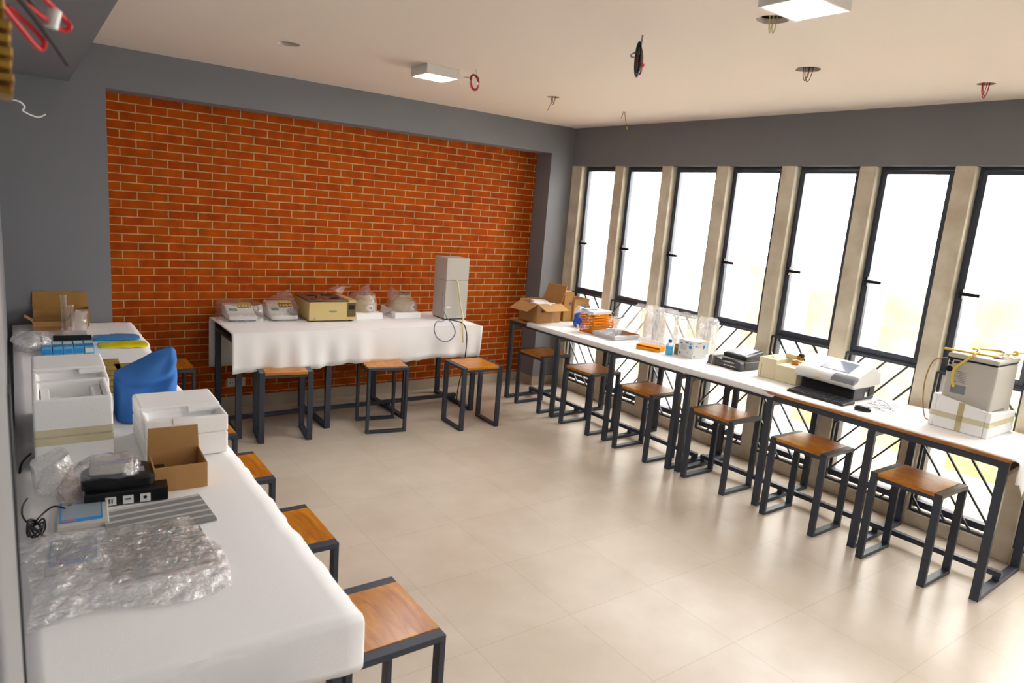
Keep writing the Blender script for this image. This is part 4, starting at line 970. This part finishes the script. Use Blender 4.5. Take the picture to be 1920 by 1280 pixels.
hollow(T, 'lid', .0, 0, .101, .333, .16, .178, .02, .145); slab(T, 'lid_step', 'foam', 0, .16, .101, .333, .41, .190, bevel=.014, seg=3)
slab(T, 'notch', 'foam', .19, .12, .165, .325, .16, .186, bevel=.004); slab(T, 'front_tab', 'foam', .11, -.004, .155, .2, .02, .1795, bevel=.002)
# blue cover
def cover():
    m = MB(); rows = []; NX, NR = 96, 40
    def top(u): return .225+.135*(u**.8) - (.035*max(0, (u-.90)/.10)**2)
    for r in range(NR+1):
        f = r/NR; row = []
        for k in range(NX):
            a = 2*PI*k/NX; cx, sy = math.cos(a), math.sin(a)
            e = 2/4.0; X = math.copysign(abs(cx)**e, cx); Y = math.copysign(abs(sy)**e, sy)
            x = .51+.135*X; u = (x-.375)/.27; H = top(max(0, min(1, u)))
            taper = 1 if f < .55 else 1-.92*((f-.55)/.45)**1.8
            y = 3.76+.155*Y*taper*(1-.12*f)
            z = Z+H*f
            if Y < 0:   # front: creases fanning from the peak, a deep sagging fold across the middle
                d = math.hypot((x-.62)*1.0, (z-Z-.33)); th = math.atan2(z-Z-.33, x-.62)
                y += .014*math.sin(th*9+1.2)*min(1, d*5)*(1 if f > .05 else f*20)*(1-.5*f)
                sag = (z-Z)-(.17+.9*(x-.52)**2*3+.25*(x-.5)); y += .022*math.exp(-(sag/.016)**2)-.016*math.exp(-((sag-.035)/.02)**2)
            p = Vector((x, y, z)); p += noise.noise_vector(Vector((x*8, y*8, z*6)))*.012*(1 if f > .02 else .2)
            if f < .01: p.z = Z+.001+.008*abs(math.sin(a*5))
            row.append(m.bm.verts.new(p))
        rows.append(row)
    for a, b in zip(rows, rows[1:]):
        for i in range(NX): m.bm.faces.new((a[i], a[(i+1) % NX], b[(i+1) % NX], b[i]))
    m.bm.faces.new(rows[-1])
    tag(m.build('dust_cover', 'blue', smooth=True, angle=80), 'blue fabric dust cover draped over a tall instrument on the left table', 'dust cover')
cover()
# brown box near foam box
T = open_carton('brown_open_box', 'small open brown cardboard box in front of the white foam boxes', .392, 2.735, -2, .19, .20, .10, [('b', .095, -2)], 'card2')
# black appliance box with symbols
T = thing('black_box', 'black box with three white square symbols at the front of the left table', 'box', (.163, 2.69, Z), -6)
L, Dp = .268, .24
slab(T, 'body', 'black', 0, 0, 0, L, Dp, .053, bevel=.004)
m = MB()
for k in range(3): m.box(.065+.055*k, -.0015, .004, .099+.055*k, .0002, .036)
m.build('white_symbols', 'whitep', T, bevel=.004)
m = MB(); m.box(.075, -.0025, .012, .079, -.0015, .03); m.box(.084, -.0025, .012, .088, -.0015, .03); m.box(.128, -.0025, .02, .146, -.0015, .025); m.cyl((.192, -.0015, .022), (.192, -.0025, .022), .006, 12); m.build('symbol_marks', 'black', T)
T = thing('black_device', 'black rounded device lying on the black box', 'lab device', (.158, 2.71, Z+.0545), -6)
m = MB(); m.loft([(.115, .09, 0, .12, .085), (.115, .09, .03, .12, .085), (.115, .095, .042, .10, .07)], 40, 5); m.build('body', 'black', T, smooth=True, angle=40)
slab(T, 'panel', 'greyd', .15, .05, .042, .20, .10, .0435, bevel=.001)
T = thing('wrapped_keypad', 'silver blue device wrapped in clear plastic on top of the black device', 'lab device', (.185, 2.74, Z+.100), -6)
slab(T, 'body', 'greyp', 0, 0, 0, .14, .10, .04, bevel=.01, seg=3); slab(T, 'screen', mat('silver_blue', srgb(170, 180, 205), .3), .015, .01, .04, .125, .05, .0415)
o = MB().loft([(.25, 2.775, Z+.098, .10, .075), (.25, 2.775, Z+.12, .105, .08), (.25, 2.78, Z+.145, .09, .068), (.25, 2.785, Z+.152, .04, .03)], 40, 3, .012, 24, 2, cap=False).build('plastic_bag', 'film', smooth=True); tag(o, 'glossy clear plastic wrapped round the silver device', 'bag')
o = MB().loft([(.10, 2.93, Z, .07, .08), (.09, 2.93, Z+.05, .075, .085), (.08, 2.95, Z+.10, .05, .06), (.12, 2.98, Z+.13, .02, .03)], 40, 2.2, .035, 16, 6, cap=False).build('plastic_bag', 'film2', smooth=True); tag(o, 'crumpled clear plastic bag between the open foam box and black box', 'bag')
o = MB().loft([(.13, 2.82, Z, .04, .07), (.13, 2.83, Z+.04, .045, .08), (.14, 2.86, Z+.075, .03, .05), (.15, 2.88, Z+.10, .012, .02)], 36, 2.2, .03, 20, 16, cap=False).build('plastic_scrap', 'filmpink', smooth=True); tag(o, 'pinkish crumpled plastic scrap left of the black box', 'plastic wrap')
# pale instruments with blue border panel
def meter(label, x, y, rz):
    T = thing('flat_meter', label, 'lab device', (x, y, Z), rz)
    slab(T, 'body', 'greyp', 0, 0, 0, .15, .20, .022, bevel=.004)
    slab(T, 'blue_border', 'gelblue', .006, .02, .022, .132, .19, .0228); slab(T, 'panel', mat('grey_blue_panel', srgb(150, 164, 176), .4), .011, .045, .0228, .128, .186, .0234)
    slab(T, 'red_mark', 'pinkred', .015, .027, .0229, .05, .037, .0236)
    m = MB(); m.box(.055, .168, .0234, .11, .174, .024); m.build('lettering', 'print', T); MB().cyl((.035, .165, .0234), (.035, .165, .027), .007, 12).build('screw', 'brass', T)
    return T
meter('flat grey meter with blue border beside the black box', .074, 2.535, -4)
meter('flat grey meter with blue border under the bubble wrap', .03, 2.245, -5)
# ridged grey mats
def ridged(label, x, y, rz, lx, ly, n):
    T = thing('ridged_plate', label, 'plate', (x, y, Z), rz)
    slab(T, 'plate', 'plate', 0, 0, 0, lx, ly, .010, bevel=.001)
    if not n: return
    m = MB()
    for k in range(n): yy = ly*(k+.6)/n; m.prism([(yy, .010), (yy+.005, .010), (yy+.0025, .016)], 'x', .003, lx-.003)
    m.build('ridges', mat('pale_ridges', srgb(190, 188, 180), .5), T)
ridged('grey ridged plate lying in front of the black box', .215, 2.395, 3, .33, .235, 5)
ridged('grey plate lying under the bubble wrap', .195, 2.12, 1, .29, .255, 0)
# bubble wrap sheet
def bw_f(u, v):
    x = -.02+.50*u+.02*math.sin(v*5); y = 1.955+.50*v+.03*math.sin(u*6)
    z = Z+.026+.028*(.5+.5*noise.noise(Vector((u*4, v*5, 3))))*min(1, 6*min(v, 1-v)+.1)*min(1, 6*min(u, 1-u)+.15)+.012*noise.noise(Vector((u*13, v*13, 8)))
    if v < .18: z -= .02*(1-v/.18)
    return (x, y, max(z, Z+.003) if (v < .25 or u > .92) else max(z, Z+.028))
o = MB().grid(bw_f, 60, 60).build('bubble_wrap', 'bubble', smooth=True); tag(o, 'sheet of clear bubble wrap crumpled over the near left table', 'bubble wrap')
# black cord coil
P = [(.105, 2.66, Z+.03), (.07, 2.68, Z+.035), (.03, 2.66, Z+.012), (.012, 2.60, Z+.008)]
for k in range(22):
    a = k*1.15; P.append((.012+.020*math.cos(a)+.0008*k, 2.56+.055*math.sin(a), Z+.01+.012*(k % 3)))
P += [(-.01, 2.62, Z+.03), (-.015, 2.70, Z+.04), (.0, 2.80, Z+.03)]
o = MB().tube(P, .0032, 7).build('power_lead', 'blackwire', smooth=True); tag(o, 'tangled black power cord beside the flat meter at the left wall', 'cord')
o = MB().tube([(.02, 3.30, Z+.02), (-.015, 3.18, Z+.015), (-.02, 3.08, Z-.05), (-.01, 3.02, Z-.12)], .0045, 7).build('wall_cable', 'blackwire', smooth=True); tag(o, 'short black cable curving behind the foam box at the wall', 'cable')
T = thing('yellow_wire_roll', 'yellow wire standing between the left table and wall', 'wire', (-.018, 2.9, .0))
MB().tube([(0, 0, .0), (.004, .02, .4), (-.004, -.02, .75), (.0, .01, .90)], .008, 8).build('wire', 'yellowwire', T, smooth=True)

# ------------------------------------------------------------ electrical cabinet at the near left with wires
T = thing('electrical_cabinet', 'grey metal electrical cabinet at the left edge, close to the camera', 'electrical cabinet', (XL, .55, .0))
slab(T, 'housing', mat('grey_cabinet_enamel', srgb(150, 150, 152), .5), .0015, 0, .0, .042, .75, 2.17, bevel=.004)
slab(T, 'gap_shadow_strip', 'charcoal', .0425, .70, .3, .046, .748, 1.75)  # dark strip standing in for the shadow in the gap beside the cabinet
T = thing('terminal_strip', 'brass terminal strip above the grey electrical cabinet', 'terminal strip', (XL, 1.18, 2.175))
m = MB(); [m.box(.0015, 0, .005+k*.0165, .064+.002*(k % 2), .12, .016+k*.0165) for k in range(6)]; [setattr(v, 'co', v.co+Vector((.006 if v.co.x > .03 else 0, 0, 0))) for v in m.bm.verts]; m.build('lugs', 'brass', T, bevel=.002)
slab(T, 'mounting_bar', 'greyp', .0015, .01, 0, .045, .11, .108); slab(T, 'brass_block', 'brass', .0015, -.01, .109, .066, .13, .16, bevel=.003); slab(T, 'white_block', 'whitep', .0015, -.02, .161, .06, .13, .20, bevel=.003)
yy = 1.35
o = MB().tube([(XL, yy-.1, 2.455), (.0, yy, 2.40), (.05, yy+.06, 2.362), (.085, yy+.1, 2.338), (.095, yy+.1, 2.323), (.08, yy+.1, 2.318), (.04, yy+.06, 2.335), (-.02, yy, 2.365)], .0045, 8).build('red_cable', 'red', smooth=True); tag(o, 'red cable loop with white tip nearest the top left corner', 'cable', 'cables sticking out above the cabinet')
o = MB().tube([(XL, yy-.1, 2.40), (-.01, yy, 2.34), (.028, yy+.05, 2.298), (.05, yy+.08, 2.278), (.058, yy+.08, 2.288), (.045, yy+.08, 2.305), (.01, yy+.05, 2.33)], .0042, 8).build('red_cable', 'red', smooth=True); tag(o, 'lower red cable loop bending below the dark wires', 'cable', 'cables sticking out above the cabinet')
for i, (a, b) in enumerate((((-.02, yy, 2.38), (.09, yy+.1, 2.262)), ((-.02, yy, 2.39), (.05, yy+.08, 2.335)), ((-.01, yy, 2.37), (.075, yy+.1, 2.285)))):
    o = MB().tube([a, ((a[0]+b[0])/2, (a[1]+b[1])/2, (a[2]+b[2])/2+.01), b], .0038, 7).build('grey_wire', 'charcoal', smooth=True); tag(o, 'dark grey cut wire between the red cables, %s one' % ['lowest', 'top', 'middle'][i], 'wire', 'cables sticking out above the cabinet')
o = MB().cyl((.075, yy+.09, 2.345), (.068, yy+.09, 2.315), .010, 12).build('white_sleeve', 'whitep', smooth=True); tag(o, 'white sleeve gripping the upper red cable loop', 'sleeve')
o = MB().tube([(XL, 2.93, 2.30), (.03, 2.95, 2.305), (.055, 2.97, 2.29), (.05, 2.97, 2.275), (.09, 3.0, 2.262), (.115, 3.0, 2.275)], .0025, 6).build('stripped_wire', 'whitep', smooth=True); tag(o, 'thin stripped white wire sticking out of the left wall', 'wire')
